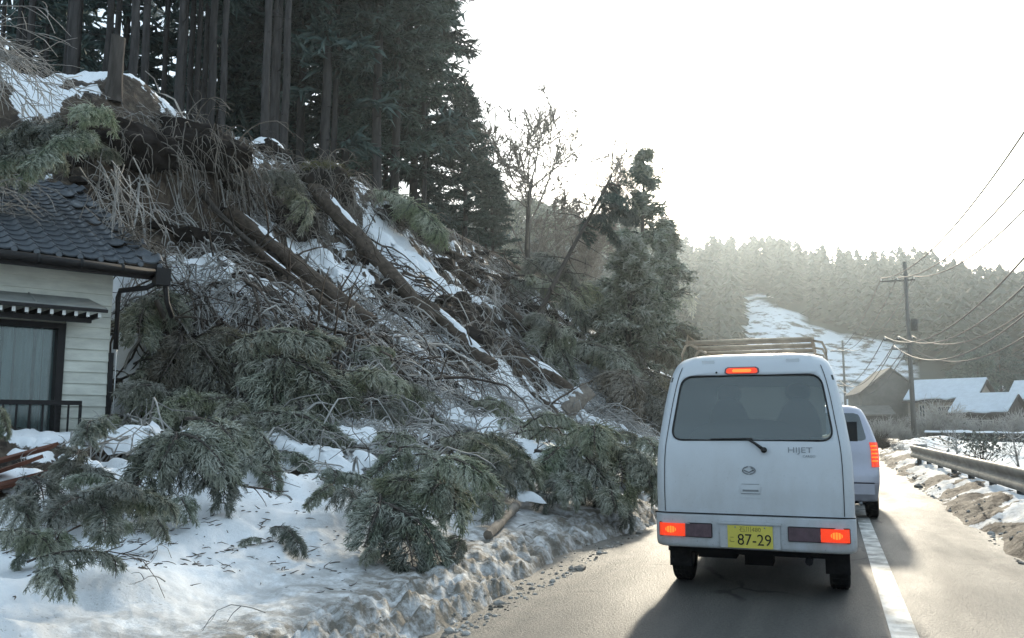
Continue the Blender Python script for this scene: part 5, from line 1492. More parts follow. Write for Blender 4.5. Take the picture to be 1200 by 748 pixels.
    link('soffit', MB().bbox((xa, -ov + .03, zE - .035), (xb - .01, .0, zE - .01)).mesh('soffit'), 'house_trim', roof)
    rk = MB(); V = np.array([rp(xb + .004, 0, -.16), rp(xb + .03, 0, -.16), rp(xb + .03, dl, -.16), rp(xb + .004, dl, -.16), rp(xb + .004, 0, .015), rp(xb + .03, 0, .015), rp(xb + .03, dl, .015), rp(xb + .004, dl, .015)])
    rk.add(V, np.array([(0, 3, 2, 1), (4, 5, 6, 7), (0, 1, 5, 4), (1, 2, 6, 5), (2, 3, 7, 6), (3, 0, 4, 7)])); link('rake_board', rk.mesh('rake_board'), 'house_trim', roof)
    # gutter, joints, downpipe torn loose
    gu = MB(); gp = np.array([(xa, -ov - .07, zE + .01), (xb + .02, -ov - .07, zE - .03)]); gu.tube(gp, .058, 10)
    g = link('gutter', gu.mesh('gutter', True), 'house_trim', t)
    for x in np.arange(-3.2, .5, .52): link('joint', MB().tube([(x - .02, -ov - .07, zE - .012), (x + .02, -ov - .07, zE - .013)], .066, 10).mesh('gutter_joint', True), 'plastic_black', g)
    link('hopper', MB().bbox((.36, -ov - .16, zE - .20), (.56, -ov + .02, zE + .04)).mesh('hopper'), 'house_trim', g)
    dp = MB(); dp.tube([(.42, -ov - .06, zE - .15), (.30, -ov + .02, zE - .24), (.06, -.10, zE - .26), (.045, -.075, zE - .36), (.05, -.07, 1.6)], .038, 8)
    d_ = link('downpipe', dp.mesh('downpipe', True), 'house_trim', t)
    link('loose_pipe', MB().tube([(.52, -ov - .05, zE - .12), (.60, -ov + .05, zE - .42), (.70, -ov + .1, zE - .62)], .036, 8).mesh('loose_pipe', True), 'house_trim', d_)
    link('conduit', MB().tube([(.065, -.055, zE - .35), (.072, -.055, 0)], .009, 6).mesh('conduit', True), 'insulator', d_)
build_house()
# ================================================================== vehicles
def ring(hw, y0, y1, rr, rf, z, nc=7, ns=6):
    """closed rounded rectangle in plan, counter-clockwise from the rear left"""
    rr, rf = min(rr, hw * .95), min(rf, hw * .95)
    P = []
    def arc(cx, cy, r, a0):
        for k in range(nc):
            a = a0 + k / (nc - 1) * math.pi / 2
            P.append((cx + r * math.cos(a), cy + r * math.sin(a), z))
    def seg(a, b):
        for k in range(1, ns): P.append((a[0] + (b[0] - a[0]) * k / ns, a[1] + (b[1] - a[1]) * k / ns, z))
    arc(-hw + rr, y0 + rr, rr, math.pi); s = P[-1]
    e = (hw - rr, y0); seg(s, e)
    arc(hw - rr, y0 + rr, rr, 1.5 * math.pi); s = P[-1]
    e = (hw, y1 - rf); seg(s, e)
    arc(hw - rf, y1 - rf, rf, 0); s = P[-1]
    e = (-hw + rf, y1); seg(s, e)
    arc(-hw + rf, y1 - rf, rf, .5 * math.pi); s = P[-1]
    seg(s, (-hw, y0 + rr))
    return P
def loft(rows, name, capb=True):
    Rg = np.array([ring(*r) for r in rows]); n, k = Rg.shape[:2]
    idx = np.arange(n * k).reshape(n, k); nx = np.roll(idx, -1, 1)
    F = np.stack([idx[:-1], nx[:-1], nx[1:], idx[1:]], -1).reshape(-1, 4)
    fs = [F, idx[-1][None]]
    if capb: fs.append(idx[0][::-1][None])
    return npmesh(name, Rg.reshape(-1, 3), fs, True)
def smooth_rows(keys, zs, rr, rf, rrf=None):
    K = np.array(keys, float)
    out = []
    for z in zs:
        hw, y0, y1 = (np.interp(z, K[:, 0], K[:, j]) for j in (1, 2, 3))
        out.append((hw, y0, y1, rr(z) if callable(rr) else rr, rf, z))
    return out
def text_mesh(s, size, name='lettering'):
    c = bpy.data.curves.new(name, 'FONT'); c.body = s; c.size = size; c.align_x = 'CENTER'; c.align_y = 'CENTER'; c.extrude = 0.0008; c.resolution_u = 3
    o = bpy.data.objects.new(name, c); COL.objects.link(o)
    me = bpy.data.meshes.new_from_object(o.evaluated_get(bpy.context.evaluated_depsgraph_get()))
    bpy.data.objects.remove(o); bpy.data.curves.remove(c)
    me.transform(Matrix.Rotation(R(90), 4, 'X'))
    me.materials.clear()
    return me
def wheel(parent, x, y, r, w, m='rim_steel'):
    o = thing_part = bpy.data.objects.new('wheel', None); COL.objects.link(o); o.parent = parent; o.location = (x, y, r); o.empty_display_size = .1
    ks = [(-.5, .62), (-.5, .86), (-.46, .96), (-.36, 1.0), (.36, 1.0), (.46, .96), (.5, .86), (.5, .62)]
    n = 36; th = np.arange(n) * 2 * math.pi / n
    V = np.array([[(a * w, b * r * math.cos(q), b * r * math.sin(q)) for q in th] for a, b in ks])
    idx = np.arange(len(ks) * n).reshape(len(ks), n); nx = np.roll(idx, -1, 1)
    F = np.stack([idx[:-1], nx[:-1], nx[1:], idx[1:]], -1).reshape(-1, 4)
    mb = MB(); mb.add(V.reshape(-1, 3), F)
    for q in th[::1]:                                             # tread blocks
        for a in (-.3, -.1, .1, .3): 
            mb.box((a * w, math.cos(q) * r * .998, math.sin(q) * r * .998), (w * .15, r * .11, .012), np.array(Matrix.Rotation(q - math.pi / 2, 3, 'X')))
    link('tyre', mb.mesh('tyre'), 'rubber', o)
    V2 = np.array([[(a * w, b * r * math.cos(q), b * r * math.sin(q)) for q in th] for a, b in [(-.42, .63), (-.30, .56), (-.30, .18), (-.40, .14), (-.40, .01), (.40, .01), (.40, .14), (.30, .18), (.30, .56), (.42, .63)]])
    idx = np.arange(10 * n).reshape(10, n); nx = np.roll(idx, -1, 1)
    link('rim', npmesh('rim', V2.reshape(-1, 3), [np.stack([idx[:-1], nx[:-1], nx[1:], idx[1:]], -1).reshape(-1, 4)], True), m, o)
    return o
def rounded_outline(pts, r, n=6):
    """pts: corner list (x,z) ccw -> rounded polygon"""
    out = []; N = len(pts)
    for i in range(N):
        p0, p1, p2 = (np.array(pts[(i + k) % N], float) for k in (-1, 0, 1))
        a, b = p1 + unit(p0 - p1) * r, p1 + unit(p2 - p1) * r
        for k in range(n + 1):
            t = k / n; out.append((1 - t) ** 2 * a + 2 * t * (1 - t) * p1 + t * t * b)
    return np.array(out)
def panel_on(outline, yfun, off, name, rows=22, cols=24):
    """sheet filling an outline (x,z), following the surface y = yfun(z)"""
    z0, z1 = outline[:, 1].min() + 1e-4, outline[:, 1].max() - 1e-4
    zs = np.linspace(z0, z1, rows); V = []
    N = len(outline)
    for z in zs:
        xs = []
        for i in range(N):
            a, b = outline[i], outline[(i + 1) % N]
            if (a[1] - z) * (b[1] - z) <= 0 and a[1] != b[1]: xs.append(a[0] + (b[0] - a[0]) * (z - a[1]) / (b[1] - a[1]))
        lo, hi = min(xs), max(xs)
        V += [(x, yfun(z) - off, z) for x in np.linspace(lo, hi, cols)]
    idx = np.arange(rows * cols).reshape(rows, cols)
    F = np.stack([idx[:-1, :-1], idx[:-1, 1:], idx[1:, 1:], idx[1:, :-1]], -1).reshape(-1, 4)
    return npmesh(name, V, [F], True)

def build_van():
    t = thing('van', 'small white delivery van ahead with brake lamps lit and a yellow number plate', 'van', (-.585, 6.87, 0))
    K = [(.36, .722, .02, 3.28), (.62, .736, .0, 3.30), (.80, .738, .0, 3.30), (1.00, .736, .012, 3.27), (1.12, .730, .03, 3.20), (1.30, .705, .080, 3.02), (1.50, .676, .145, 2.78), (1.66, .645, .20, 2.60), (1.74, .622, .232, 2.5), (1.79, .600, .262, 2.44), (1.83, .565, .30, 2.38), (1.86, .505, .36, 2.30), (1.875, .42, .46, 2.2), (1.885, .25, .65, 2.0)]
    Kn = np.array(K)
    zs = sorted(set(np.round(np.concatenate([np.arange(.36, 1.80, .04), [1.79, 1.81, 1.83, 1.845, 1.86, 1.868, 1.875, 1.88, 1.885]]), 4)))
    rows = smooth_rows(K, zs, lambda z: .10 if z < 1.7 else .10 + (z - 1.7) * .5, .22)
    # smooth the profile a little
    A = np.array([[r[0], r[1], r[2]] for r in rows]); B_ = A.copy(); B_[1:-1] = (A[:-2] + 2 * A[1:-1] + A[2:]) / 4
    rows = [(b[0], b[1], b[2], r[3], r[4], r[5]) for b, r in zip(B_, rows)]
    zz = np.array([r[5] for r in rows]); yr = np.array([r[1] for r in rows]); hw = np.array([r[0] for r in rows])
    yf = lambda z: float(np.interp(z, zz, yr)); wf = lambda z: float(np.interp(z, zz, hw))
    me = loft(rows, 'van_body')
    body = link('body', me, 'van_white', t)
    win = rounded_outline([(-.612, 1.172), (.612, 1.172), (.535, 1.685), (-.535, 1.685)], .10, 8)
    # cut the rear window opening through the shell
    N = len(win); V = np.concatenate([np.stack([win[:, 0], 0 * win[:, 0] - .25, win[:, 1]], -1), np.stack([win[:, 0], 0 * win[:, 0] * 1 + 3.6, win[:, 1]], -1)])
    i = np.arange(N); j = (i + 1) % N
    cut = link('cut', npmesh('cut', V, [np.stack([i, j, j + N, i + N], -1), np.arange(N)[::-1][None], (np.arange(N) + N)[None]], False))
    bm = bmesh.new(); bm.from_mesh(cut.data); bmesh.ops.recalc_face_normals(bm, faces=bm.faces); bm.to_mesh(cut.data); bm.free()
    bm = bmesh.new(); bm.from_mesh(me); bmesh.ops.recalc_face_normals(bm, faces=bm.faces); bm.to_mesh(me); bm.free()
    md = body.modifiers.new('w', 'BOOLEAN'); md.object = cut; md.operation = 'DIFFERENCE'; md.solver = 'EXACT'
    t.location = t.location
    keep = (t.location.copy()); t.location = (0, 0, 0); bpy.context.view_layer.update()
    nm = bpy.data.meshes.new_from_object(body.evaluated_get(bpy.context.evaluated_depsgraph_get()))
    t.location = keep
    body.modifiers.clear(); body.data = nm; bpy.data.objects.remove(cut)
    nm.materials.clear(); nm.materials.append(MATS['van_white']); nm.materials.append(MATS['cabin_dark'])
    for p in nm.polygons:
        c = p.center
        inside = abs(c.x) < .63 and 1.16 < c.z < 1.695 and yf(c.z) + .015 < c.y and c.y < 3.3 and (abs(p.normal.y) < .6)
        p.material_index = 1 if inside else 0
        p.use_smooth = not inside
    link('rear_window', panel_on(win, yf, -.006, 'van_pane', 26, 30), 'van_glass', t)
    seal = np.array([(x, yf(z) - .001, z) for x, z in win]); seal = np.concatenate([seal, seal[:1]])
    link('window_seal', MB().tube(seal, .0075, 6, False).mesh('seal', True), 'plastic_black', t)
    # rear bench seen through the glass
    a = np.linspace(0, math.pi, 25); arch = np.stack([-.47 * np.cos(a) - .03, 1.165 + .175 * np.sin(a) ** .75], -1)
    V = np.concatenate([np.stack([arch[:, 0], 0 * a + .33, arch[:, 1]], -1), np.stack([arch[:, 0], 0 * a + .60, arch[:, 1] - .02], -1)])
    i = np.arange(24); link('rear_seat', npmesh('rear_seat', V, [np.stack([i, i + 1, i + 26, i + 25], -1), np.arange(25)[None]], True), 'seat_cloth', t)
    # two front seats with headrests, and the windscreen beyond
    for x in (-.33, .31):
        st = MB(); V, F = blob(int(x * 100) + 60, (.21, .09, .34), .05, 1.0, 3); st.add(V + np.array([x, 1.75, 1.22]), F); V, F = blob(61, (.12, .06, .10), .04, 1.0, 3); st.add(V + np.array([x, 1.80, 1.60]), F)
        link('front_seat', st.mesh('front_seat', True), 'seat_cloth', t)
    fr = [(z, float(np.interp(z, zz, [r[2] for r in rows]))) for z in np.linspace(1.16, 1.69, 10)]
    V = [(x, y + .004, z) for z, y in fr for x in np.linspace(-.55, .55, 8)]; idx = np.arange(80).reshape(10, 8)
    link('windscreen', npmesh('windscreen', V, [np.stack([idx[:-1, :-1], idx[1:, :-1], idx[1:, 1:], idx[:-1, 1:]], -1).reshape(-1, 4)], True), 'windscreen', t)
    # bumper
    zb = np.concatenate([[.352, .36], np.arange(.38, .60, .03), [.600, .607]])
    br = []
    for z in zb:
        e = .02 * math.sin(min(1, max(0, (z - .35) / .05)) * math.pi / 2) - (.012 if z > .603 else 0) - (.02 if z < .356 else 0)
        br.append((.728 + e * .7, -.035 - e * .5 + .012 * abs(z - .48), .42, .11, .05, float(z)))
    bmp = link('bumper', loft(br, 'bumper'), 'van_bumper', t)
    yb = -.062
    link('seam', MB().tube([(-.735, -.02, .612), (-.64, -.045, .612), (.64, -.045, .612), (.735, -.02, .612)], .0055, 5).mesh('seam', True), 'seam', bmp)
    # lamps set in the bumper
    for sg, (lit0, lit1, off0, off1) in ((-1, (-.700, -.500, -.497, -.300)), (1, (.490, .690, .265, .487))):
        base = MB(); o = rounded_outline([(min(lit0, off0) - .006, .430), (max(lit1, off1) + .006, .430), (max(lit1, off1) + .006, .540), (min(lit0, off0) - .006, .540)], .012, 3)
        N = len(o); ring_y = lambda x: -.053 if abs(x) < .63 else -.053 + (abs(x) - .63) ** 2 * 5.5
        V = np.concatenate([np.array([(x, ring_y(x) - .004, z) for x, z in o]), np.array([(x, .02, z) for x, z in o])]); i = np.arange(N); j = (i + 1) % N
        lamp = link('tail_lamp', npmesh('lamp_bezel', V, [np.stack([i, j, j + N, i + N], -1), np.arange(N)[None]], False), 'plastic_black', t)
        def lens(x0, x1, z0, z1, d, m, nm_, cols=10):
            xs = np.linspace(x0, x1, cols); V = [(x, ring_y(x) - d, z) for z in (z0, z1) for x in xs]; V += [(x, ring_y(x) - .002, z) for z in (z0, z1) for x in xs]
            i = np.arange(cols - 1); c = cols
            F = np.concatenate([np.stack([i, i + 1, i + 1 + c, i + c], -1), np.stack([i + 2 * c, i + 1 + 2 * c, i + 1, i], -1), np.stack([i + c, i + 1 + c, i + 1 + 3 * c, i + 3 * c], -1), np.array([(0, c, 3 * c, 2 * c), (c - 1, 3 * c - 1, 4 * c - 1, 2 * c - 1)])])
            link(nm_, npmesh(nm_, V, [F], False), m, lamp)
        lens(lit0, lit1, .437, .533, .014, 'lamp_lit', 'lit_lens')
        mid = (lit0 + lit1) / 2 + .01 * sg
        ea = np.arange(20) / 20 * 2 * math.pi; gv = [(mid + .042 * math.cos(a), ring_y(mid) - .0175, .486 + .026 * math.sin(a)) for a in ea]
        link('bulb_glow', npmesh('bulb_glow', gv, [np.arange(20)[None]], False), 'lamp_core', lamp)
        for q in np.linspace(lit0 + .02, lit1 - .02, 9): link('lens_rib', MB().bbox((q - .0022, ring_y(q) - .0185, .439), (q + .0022, ring_y(q) - .013, .531)).mesh('lens_rib'), 'lamp_lit', lamp)
        for q in np.linspace(off0 + .02, off1 - .02, 8): link('lens_rib', MB().bbox((q - .002, ring_y(q) - .0165, .439), (q + .002, ring_y(q) - .012, .531)).mesh('lens_rib'), 'lamp_off', lamp)
        lens(off0, off1, .437, .533, .013, 'lamp_off', 'dark_lens')
    # number plate in its recess
    link('plate_recess', MB().bbox((-.235, -.0605, .368), (.205, -.05, .560)).mesh('plate_recess'), 'van_bumper', bmp)
    link('recess_shadow_lip', MB().bbox((-.245, -.078, .545), (.215, -.056, .562)).mesh('recess_lip'), 'van_bumper', bmp)
    pl_ = link('number_plate', MB().bbox((-.178, -.072, .370), (.152, -.066, .535)).mesh('number_plate'), 'plate_yellow', t)
    def letter(s, size, x, z, m, y=-.0728, par=pl_, nm_='lettering', sx=1.0):
        o = link(nm_, text_mesh(s, size), m, par); o.location = (x, y, z); o.scale = (sx, 1, 1); return o
    letter('87-29', .118, .018, .428, 'black_ink', sx=.92)
    letter('石川480', .046, -.012, .506, 'faded_ink')
    letter('こ', .052, -.146, .428, 'faded_ink')
    for x in (-.12, .095): link('bolt', MB().tube([(x, -.066, .522), (x, -.0755, .522)], .006, 8).mesh('plate_bolt'), 'badge_grey', pl_)
    # high-mounted lamp, washer jet
    o = rounded_outline([(-.185, 1.702), (.065, 1.702), (.058, 1.748), (-.178, 1.748)], .018, 4)
    hl = link('high_brake_lamp', panel_on(o, yf, .020, 'high_lamp', 6, 16), 'lamp_lit', t)
    o2 = rounded_outline([(-.198, 1.694), (.078, 1.694), (.071, 1.756), (-.191, 1.756)], .022, 4)
    link('housing', panel_on(o2, yf, .014, 'high_lamp_housing', 6, 16), 'lamp_off', hl)
    o3 = rounded_outline([(-.135, 1.712), (.015, 1.712), (.015, 1.737), (-.135, 1.737)], .010, 3)
    link('bulb_glow', panel_on(o3, yf, .0225, 'high_glow', 4, 10), 'lamp_core', hl)
    link('washer_jet', MB().tube([(-.26, yf(1.715), 1.715), (-.26, yf(1.715) - .015, 1.712)], .008, 8).mesh('washer_jet'), 'plastic_black', t)
    # wiper parked at the lower edge
    wp = link('wiper', MB().tube([(-.02, yf(1.175) - .035, 1.185), (.04, yf(1.15) - .03, 1.150), (.10, yf(1.11) - .03, 1.105)], [.008, .011, .014], 6).mesh('wiper_arm', True), 'plastic_black', t)
    link('pivot', MB().tube([(.105, yf(1.10) - .045, 1.100), (.105, yf(1.10) + .01, 1.100)], .022, 10).mesh('wiper_pivot', True), 'plastic_black', wp)
    link('blade', MB().tube([(-.30, yf(1.182) - .012, 1.180), (.02, yf(1.19) - .02, 1.187)], .006, 5).mesh('wiper_blade'), 'plastic_black', wp)
    # pressed panel, badge, handle
    pp = MB(); 
    link('pressing', panel_on(rounded_outline([(-.125, .735), (.100, .735), (.125, 1.01), (-.150, 1.01)], .03, 5), yf, .0025, 'pressing'), 'van_white', t)
    th = np.linspace(0, 2 * math.pi, 33)
    eb = link('emblem', MB().tube(np.stack([-.012 + .047 * np.cos(th), 0 * th + yf(.945) - .008, .945 + .028 * np.sin(th)], -1), .0042, 6, False).mesh('emblem_ring', True), 'badge_grey', t)
    link('emblem_mark', MB().tube([(-.048, yf(.945) - .008, .945), (-.012, yf(.94) - .009, .930), (.024, yf(.945) - .008, .947), (.004, yf(.95) - .009, .963)], .0045, 6).mesh('emblem_mark', True), 'badge_grey', eb)
    hd = link('tailgate_handle', panel_on(rounded_outline([(-.075, .772), (.068, .772), (.068, .838), (-.075, .838)], .012, 4), yf, .012, 'handle'), 'van_white', t)
    link('handle_gap', MB().bbox((-.075, yf(.80) - .006, .766), (.068, yf(.80) + .001, .7715)).mesh('handle_gap'), 'badge_grey', hd)
    link('handle_gap', MB().bbox((-.070, yf(.84) - .006, .839), (.062, yf(.84) + .001, .8425)).mesh('handle_gap'), 'badge_grey', hd)
    link('handle_grip', MB().bbox((-.062, yf(.80) - .0145, .785), (.056, yf(.80) - .0105, .800)).mesh('handle_grip'), 'badge_grey', hd)
    nm2 = link('name_badge', text_mesh('HIJET', .070), 'badge_grey', t); nm2.location = (.365, yf(1.10) - .004, 1.100); nm2.rotation_euler = (R(-9), 0, 0); nm2.scale = (1.12, 1, .85)
    nm3 = link('name_badge', text_mesh('CARGO', .026), 'badge_grey', t); nm3.location = (.43, yf(1.06) - .004, 1.055); nm3.rotation_euler = (R(-8), 0, 0)
    # tailgate gap down both sides
    for sg in (-1, 1):
        gap = [(sg * (wf(z) - .075), yf(z) + (.0 if z < 1.7 else .004) - .0005, z) for z in np.arange(.62, 1.80, .06)]
        link('tailgate_gap', MB().tube(gap, .003, 5).mesh('gap', True), 'plastic_black', t)
        link('hinge', MB().bbox((sg * .33 - .05, yf(1.80) - .012, 1.785), (sg * .33 + .05, yf(1.80) + .03, 1.815)).mesh('hinge'), 'van_white', t)
    # sides: windows, gaps, mirrors, arches
    for sg in (-1, 1):
        for (y0, y1) in ((.85, 1.45), (1.52, 2.35)):
            V = []
            for z in np.linspace(1.15, 1.62, 9):
                for y in np.linspace(y0, y1 - (z - 1.15) * (.25 if y1 > 2 else 0), 8): V.append((sg * (wf(z) + .0015), y, z))
            idx = np.arange(72).reshape(9, 8); F = np.stack([idx[:-1, :-1], idx[:-1, 1:], idx[1:, 1:], idx[1:, :-1]], -1).reshape(-1, 4)
            link('side_window', npmesh('side_window', V, [F if sg > 0 else F[:, ::-1]], True), 'car_glass', t)
        mv = MB(); mv.box((sg * .80, 2.75, 1.22), (.10, .09, .20)); mv.tube([(sg * .70, 2.75, 1.12), (sg * .80, 2.75, 1.15)], .02, 6)
        link('mirror', mv.mesh('mirror'), 'plastic_black', t)
        link('mud_guard', MB().bbox((sg * .60 - .09, .33, .15), (sg * .60 + .09, .345, .40)).mesh('mud_guard'), 'rubber', t)
    ub = MB(); ub.bbox((-.66, .10, .30), (.66, 3.1, .37)); ub.tube([(-.6, .62, .27), (.6, .62, .27)], .05, 8); ub.box((0, .62, .27), (.22, .24, .22)); ub.tube([(.40, -.0, .28), (.40, 1.4, .28)], .028, 8); ub.box((-.30, .5, .30), (.3, .5, .12))
    link('underbody', ub.mesh('underbody'), 'underbody', t)
    for x in (-.612, .612):
        wheel(t, x, .62, .272, .155); wheel(t, x, 2.75, .272, .155)
    # roof carrier: side rails, cross bars, bent feet
    rc = MB(); zr = 1.985
    car = bpy.data.objects.new('roof_carrier', None); COL.objects.link(car); car.parent = t; car.empty_display_size = .1
    for sg in (-1, 1): link('side_rail', MB().tube([(sg * .50 - .02, .40, zr), (sg * .50 - .02, 2.2, zr)], .014, 8).mesh('carrier_rail', True), 'rack_metal', car)
    bar = MB().tube([(-.535, 0, 0), (.495, 0, 0)], .015, 8).mesh('cross_bar', True); bar.materials.append(MATS['rack_metal'])
    for k in range(7):
        b = link('cross_bar', bar, None, car); b.location = (0, .42 + k * .29, zr + .012 * (k % 2))
    for sg in (-1, 1):
        for y in (.55, 1.25, 2.0):
            link('foot', MB().tube([(sg * .50 - .02, y, zr - .005), (sg * .555, y, zr - .02), (sg * .585, y, zr - .09), (sg * .585, y, 1.82), (sg * .575, y, 1.775)], .011, 6).mesh('carrier_foot', True), 'rack_metal', car)
        if sg < 0: link('end_stop', MB().tube([(sg * .50 - .02, .40, zr), (sg * .49 - .02, .40, zr + .06), (sg * .44 - .02, .40, zr + .012)], .010, 6).mesh('end_stop', True), 'rack_metal', car)
build_van()

def build_car():
    P = at(1028, 608, 11.6)
    t = thing('car', 'grey-lilac tall hatchback with lit red tail lamp, half hidden ahead of the white van', 'car', (-.13, 12.6, 0))
    K = [(.26, .70, .06, 3.36), (.50, .735, -.03, 3.40), (.62, .74, -.02, 3.40), (.72, .74, .02, 3.38), (.95, .738, .05, 3.30), (1.05, .725, .08, 2.7), (1.25, .665, .20, 2.35), (1.42, .60, .31, 2.1), (1.50, .555, .37, 2.0), (1.545, .48, .45, 1.9), (1.565, .35, .6, 1.75)]
    zs = list(np.concatenate([np.arange(.26, 1.50, .04), [1.50, 1.525, 1.545, 1.557, 1.565]]))
    rows = smooth_rows(K, zs, lambda z: .13, .3)
    zz = np.array([r[5] for r in rows]); yf = lambda z: float(np.interp(z, zz, [r[1] for r in rows])); wf = lambda z: float(np.interp(z, zz, [r[0] for r in rows]))
    link('body', loft(rows, 'car_body'), 'silver_paint', t)
    win = rounded_outline([(-.60, 1.07), (.60, 1.07), (.515, 1.45), (-.515, 1.45)], .07, 6)
    link('rear_window', panel_on(win, yf, .004, 'car_pane'), 'car_glass', t)
    link('bumper', MB().bbox((-.66, -.05, .36), (.66, -.02, .50)).mesh('car_bumper'), 'silver_paint', t)
    link('bumper_trim', MB().tube([(-.70, .02, .505), (-.62, -.045, .51), (.62, -.045, .51), (.70, .02, .505)], .008, 5).mesh('bumper_trim', True), 'seam', t)
    link('rear_handle', MB().bbox((-.2, .0, .80), (.2, .03, .84)).mesh('rear_handle'), 'silver_paint', t)
    link('number_plate', MB().bbox((-.165, .0, .60), (.165, .012, .765)).mesh('car_plate'), 'insulator', t)
    for sg in (-1, 1):
        V = []
        for z in np.linspace(.72, 1.05, 8):
            w, y = wf(z), yf(z)
            V += [(sg * (w - .10), y - .006, z), (sg * (w - .055), y + .004, z), (sg * (w - .018), y + .045, z), (sg * (w + .005), y + .12, z), (sg * (w + .005), y + .2, z)]
        idx = np.arange(40).reshape(8, 5); F = np.stack([idx[:-1, :-1], idx[:-1, 1:], idx[1:, 1:], idx[1:, :-1]], -1).reshape(-1, 4)
        if sg < 0: F = F[:, ::-1]
        lamp = link('tail_lamp', npmesh('car_lamp', V, [F], True), 'lamp_lit', t)
        for k in range(5): 
            z = .80 + k * .05; w, y = wf(z), yf(z)
            link('lamp_element', MB().tube([(sg * (w - .09), y - .012, z), (sg * (w - .05), y - .001, z), (sg * (w - .02), y + .04, z)], .011, 6).mesh('lamp_element', True), 'lamp_core', lamp)
        V = []
        for z in np.linspace(1.06, 1.42, 7):
            for y in np.linspace(.42 + (z - 1.06) * .35, 2.2 - (z - 1.06) * .9, 8): V.append((sg * (wf(z) + .003), y, z))
        idx = np.arange(56).reshape(7, 8); F = np.stack([idx[:-1, :-1], idx[:-1, 1:], idx[1:, 1:], idx[1:, :-1]], -1).reshape(-1, 4)
        link('side_window', npmesh('car_side_window', V, [F if sg > 0 else F[:, ::-1]], True), 'car_glass', t)
    link('exhaust_pipe', MB().tube([(.48, -.03, .235), (.48, .35, .26)], .024, 10).mesh('exhaust', True), 'rim_steel', t)
    link('underbody', MB().bbox((-.62, .12, .22), (.62, 3.2, .30)).mesh('car_under'), 'underbody', t)
    for x in (-.64, .64): wheel(t, x, .62, .285, .165); wheel(t, x, 2.75, .285, .165)
build_car()
# ================================================================== right of the road
def build_guardrail():
    ys = np.concatenate([np.arange(3.0, 27.1, 1.0), [27.6, 28.0, 28.3]])
    xs = 2.62 - .022 * (ys - 6) + np.where(ys > 27, (ys - 27) ** 2 * .35, 0)
    t = thing('guardrail', 'weathered steel guardrail on posts along the right edge of the road', 'guardrail', (0, 0, 0))
    prof = [(0.0, .70), (-.028, .695), (-.040, .665), (-.038, .62), (-.012, .575), (.008, .555), (.008, .515), (-.012, .495), (-.038, .45), (-.040, .405), (-.028, .375), (0.0, .368)]
    V = []
    for dx in (0, .006):
        for x, y in zip(xs, ys):
            V += [(x + a + dx, y, z) for a, z in prof]
    n, k = len(ys), len(prof); idx = np.arange(2 * n * k).reshape(2, n, k)
    F = np.concatenate([np.stack([i[:-1, :-1], i[1:, :-1], i[1:, 1:], i[:-1, 1:]], -1).reshape(-1, 4) for i in (idx[0], idx[1][:, ::-1])])
    link('beam', npmesh('beam', V, [F], True), 'galvanised', t)
    post = MB(); post.tube([(0, 0, -.4), (0, 0, .66)], .057, 12); pm = post.mesh('post', True); pm.materials.append(MATS['post_metal'])
    blk = MB().bbox((-.105, -.05, .46), (-.05, .05, .62)).mesh('post_bracket'); blk.materials.append(MATS['post_metal'])
    for y in np.arange(4.3, 28, 2.0):
        x = 2.62 - .022 * (y - 6) + .115
        p = link('post', pm, None, t); p.location = (x, y, 0)
        b = link('bracket', blk, None, p)
    # clumps of snow along the rail foot belong to the verge
build_guardrail()

def utility_pole(px, z, H, lab, arms, r=.19, hidden=False):
    p = at(px, 500, z); p[2] = -.13
    t = thing('utility_pole', lab, 'pole', p)
    link('shaft', MB().tube([(0, 0, -.5), (0, 0, H)], [r, r * .68], 14).mesh('pole_shaft', True), 'concrete_pole', t)
    out = []
    for zz, w, dx, n in arms:
        a = link('crossarm', MB().bbox((dx - w / 2, -.05, zz - .05), (dx + w / 2, .05, zz + .05)).mesh('crossarm'), 'post_metal', t)
        for k in range(n):
            x = dx - w / 2 + .08 + (w - .16) * k / max(1, n - 1)
            link('insulator', MB().tube([(x, 0, zz + .05), (x, 0, zz + .10), (x, 0, zz + .16), (x, 0, zz + .24)], [.03, .06, .04, .05], 8).mesh('insulator', True), 'insulator', a)
            out.append(np.array([p[0] + x, p[1], p[2] + zz + .25]))
    return t, p, out
ARMS = [(12.0, 2.4, -.55, 3), (7.6, 2.0, -.7, 3), (6.9, 1.2, -.5, 2)]
t1, p1, w1 = utility_pole(1071, 62, 13.4, 'nearer concrete utility pole beside the road, carrying the wires', ARMS)
link('transformer_box', MB().tube([(.42, 0, 8.2), (.42, 0, 9.1)], .24, 12).mesh('transformer', True), 'post_metal', t1)
t2, p2, w2 = utility_pole(992, 124, 13.6, 'farther utility pole standing over the roof of the grey car', ARMS, .2)
link('stay', MB().tube([(.3, 0, 5.0), (.3, 0, 5.6)], .15, 8).mesh('stay'), 'post_metal', t2)
NP = np.array([8.4, 27.0, -.13])
w0 = [NP + np.array([x, 0, z]) for z, xs in ((11.6, (-1.6, -.5, .4)), (7.9, (-1.6, -.8, .3)), (6.9, (-.8, .1))) for x in xs]
names = ['left wire of the top set', 'middle wire of the top set', 'right wire of the top set', 'left wire of the middle set', 'middle wire of the middle set', 'right wire of the middle set', 'left wire of the lowest pair', 'right wire of the lowest pair']
for (A_, B_, sag, where) in ((w0, w1, 1.5, 'coming from the right to the nearer pole'), (w1, w2, 1.7, 'between the nearer and the farther pole')):
    for k in range(8):
        a, b = A_[k], B_[k]
        s = np.linspace(0, 1, 40)[:, None]
        P = a * (1 - s) + b * s; P[:, 2] -= (4 * (sag + .12 * k) * s * (1 - s))[:, 0]
        tag(link('power_line', MB().tube(P, .037, 5).mesh('power_line', True), 'wire'), names[k] + ', ' + where, 'wire', 'power lines')
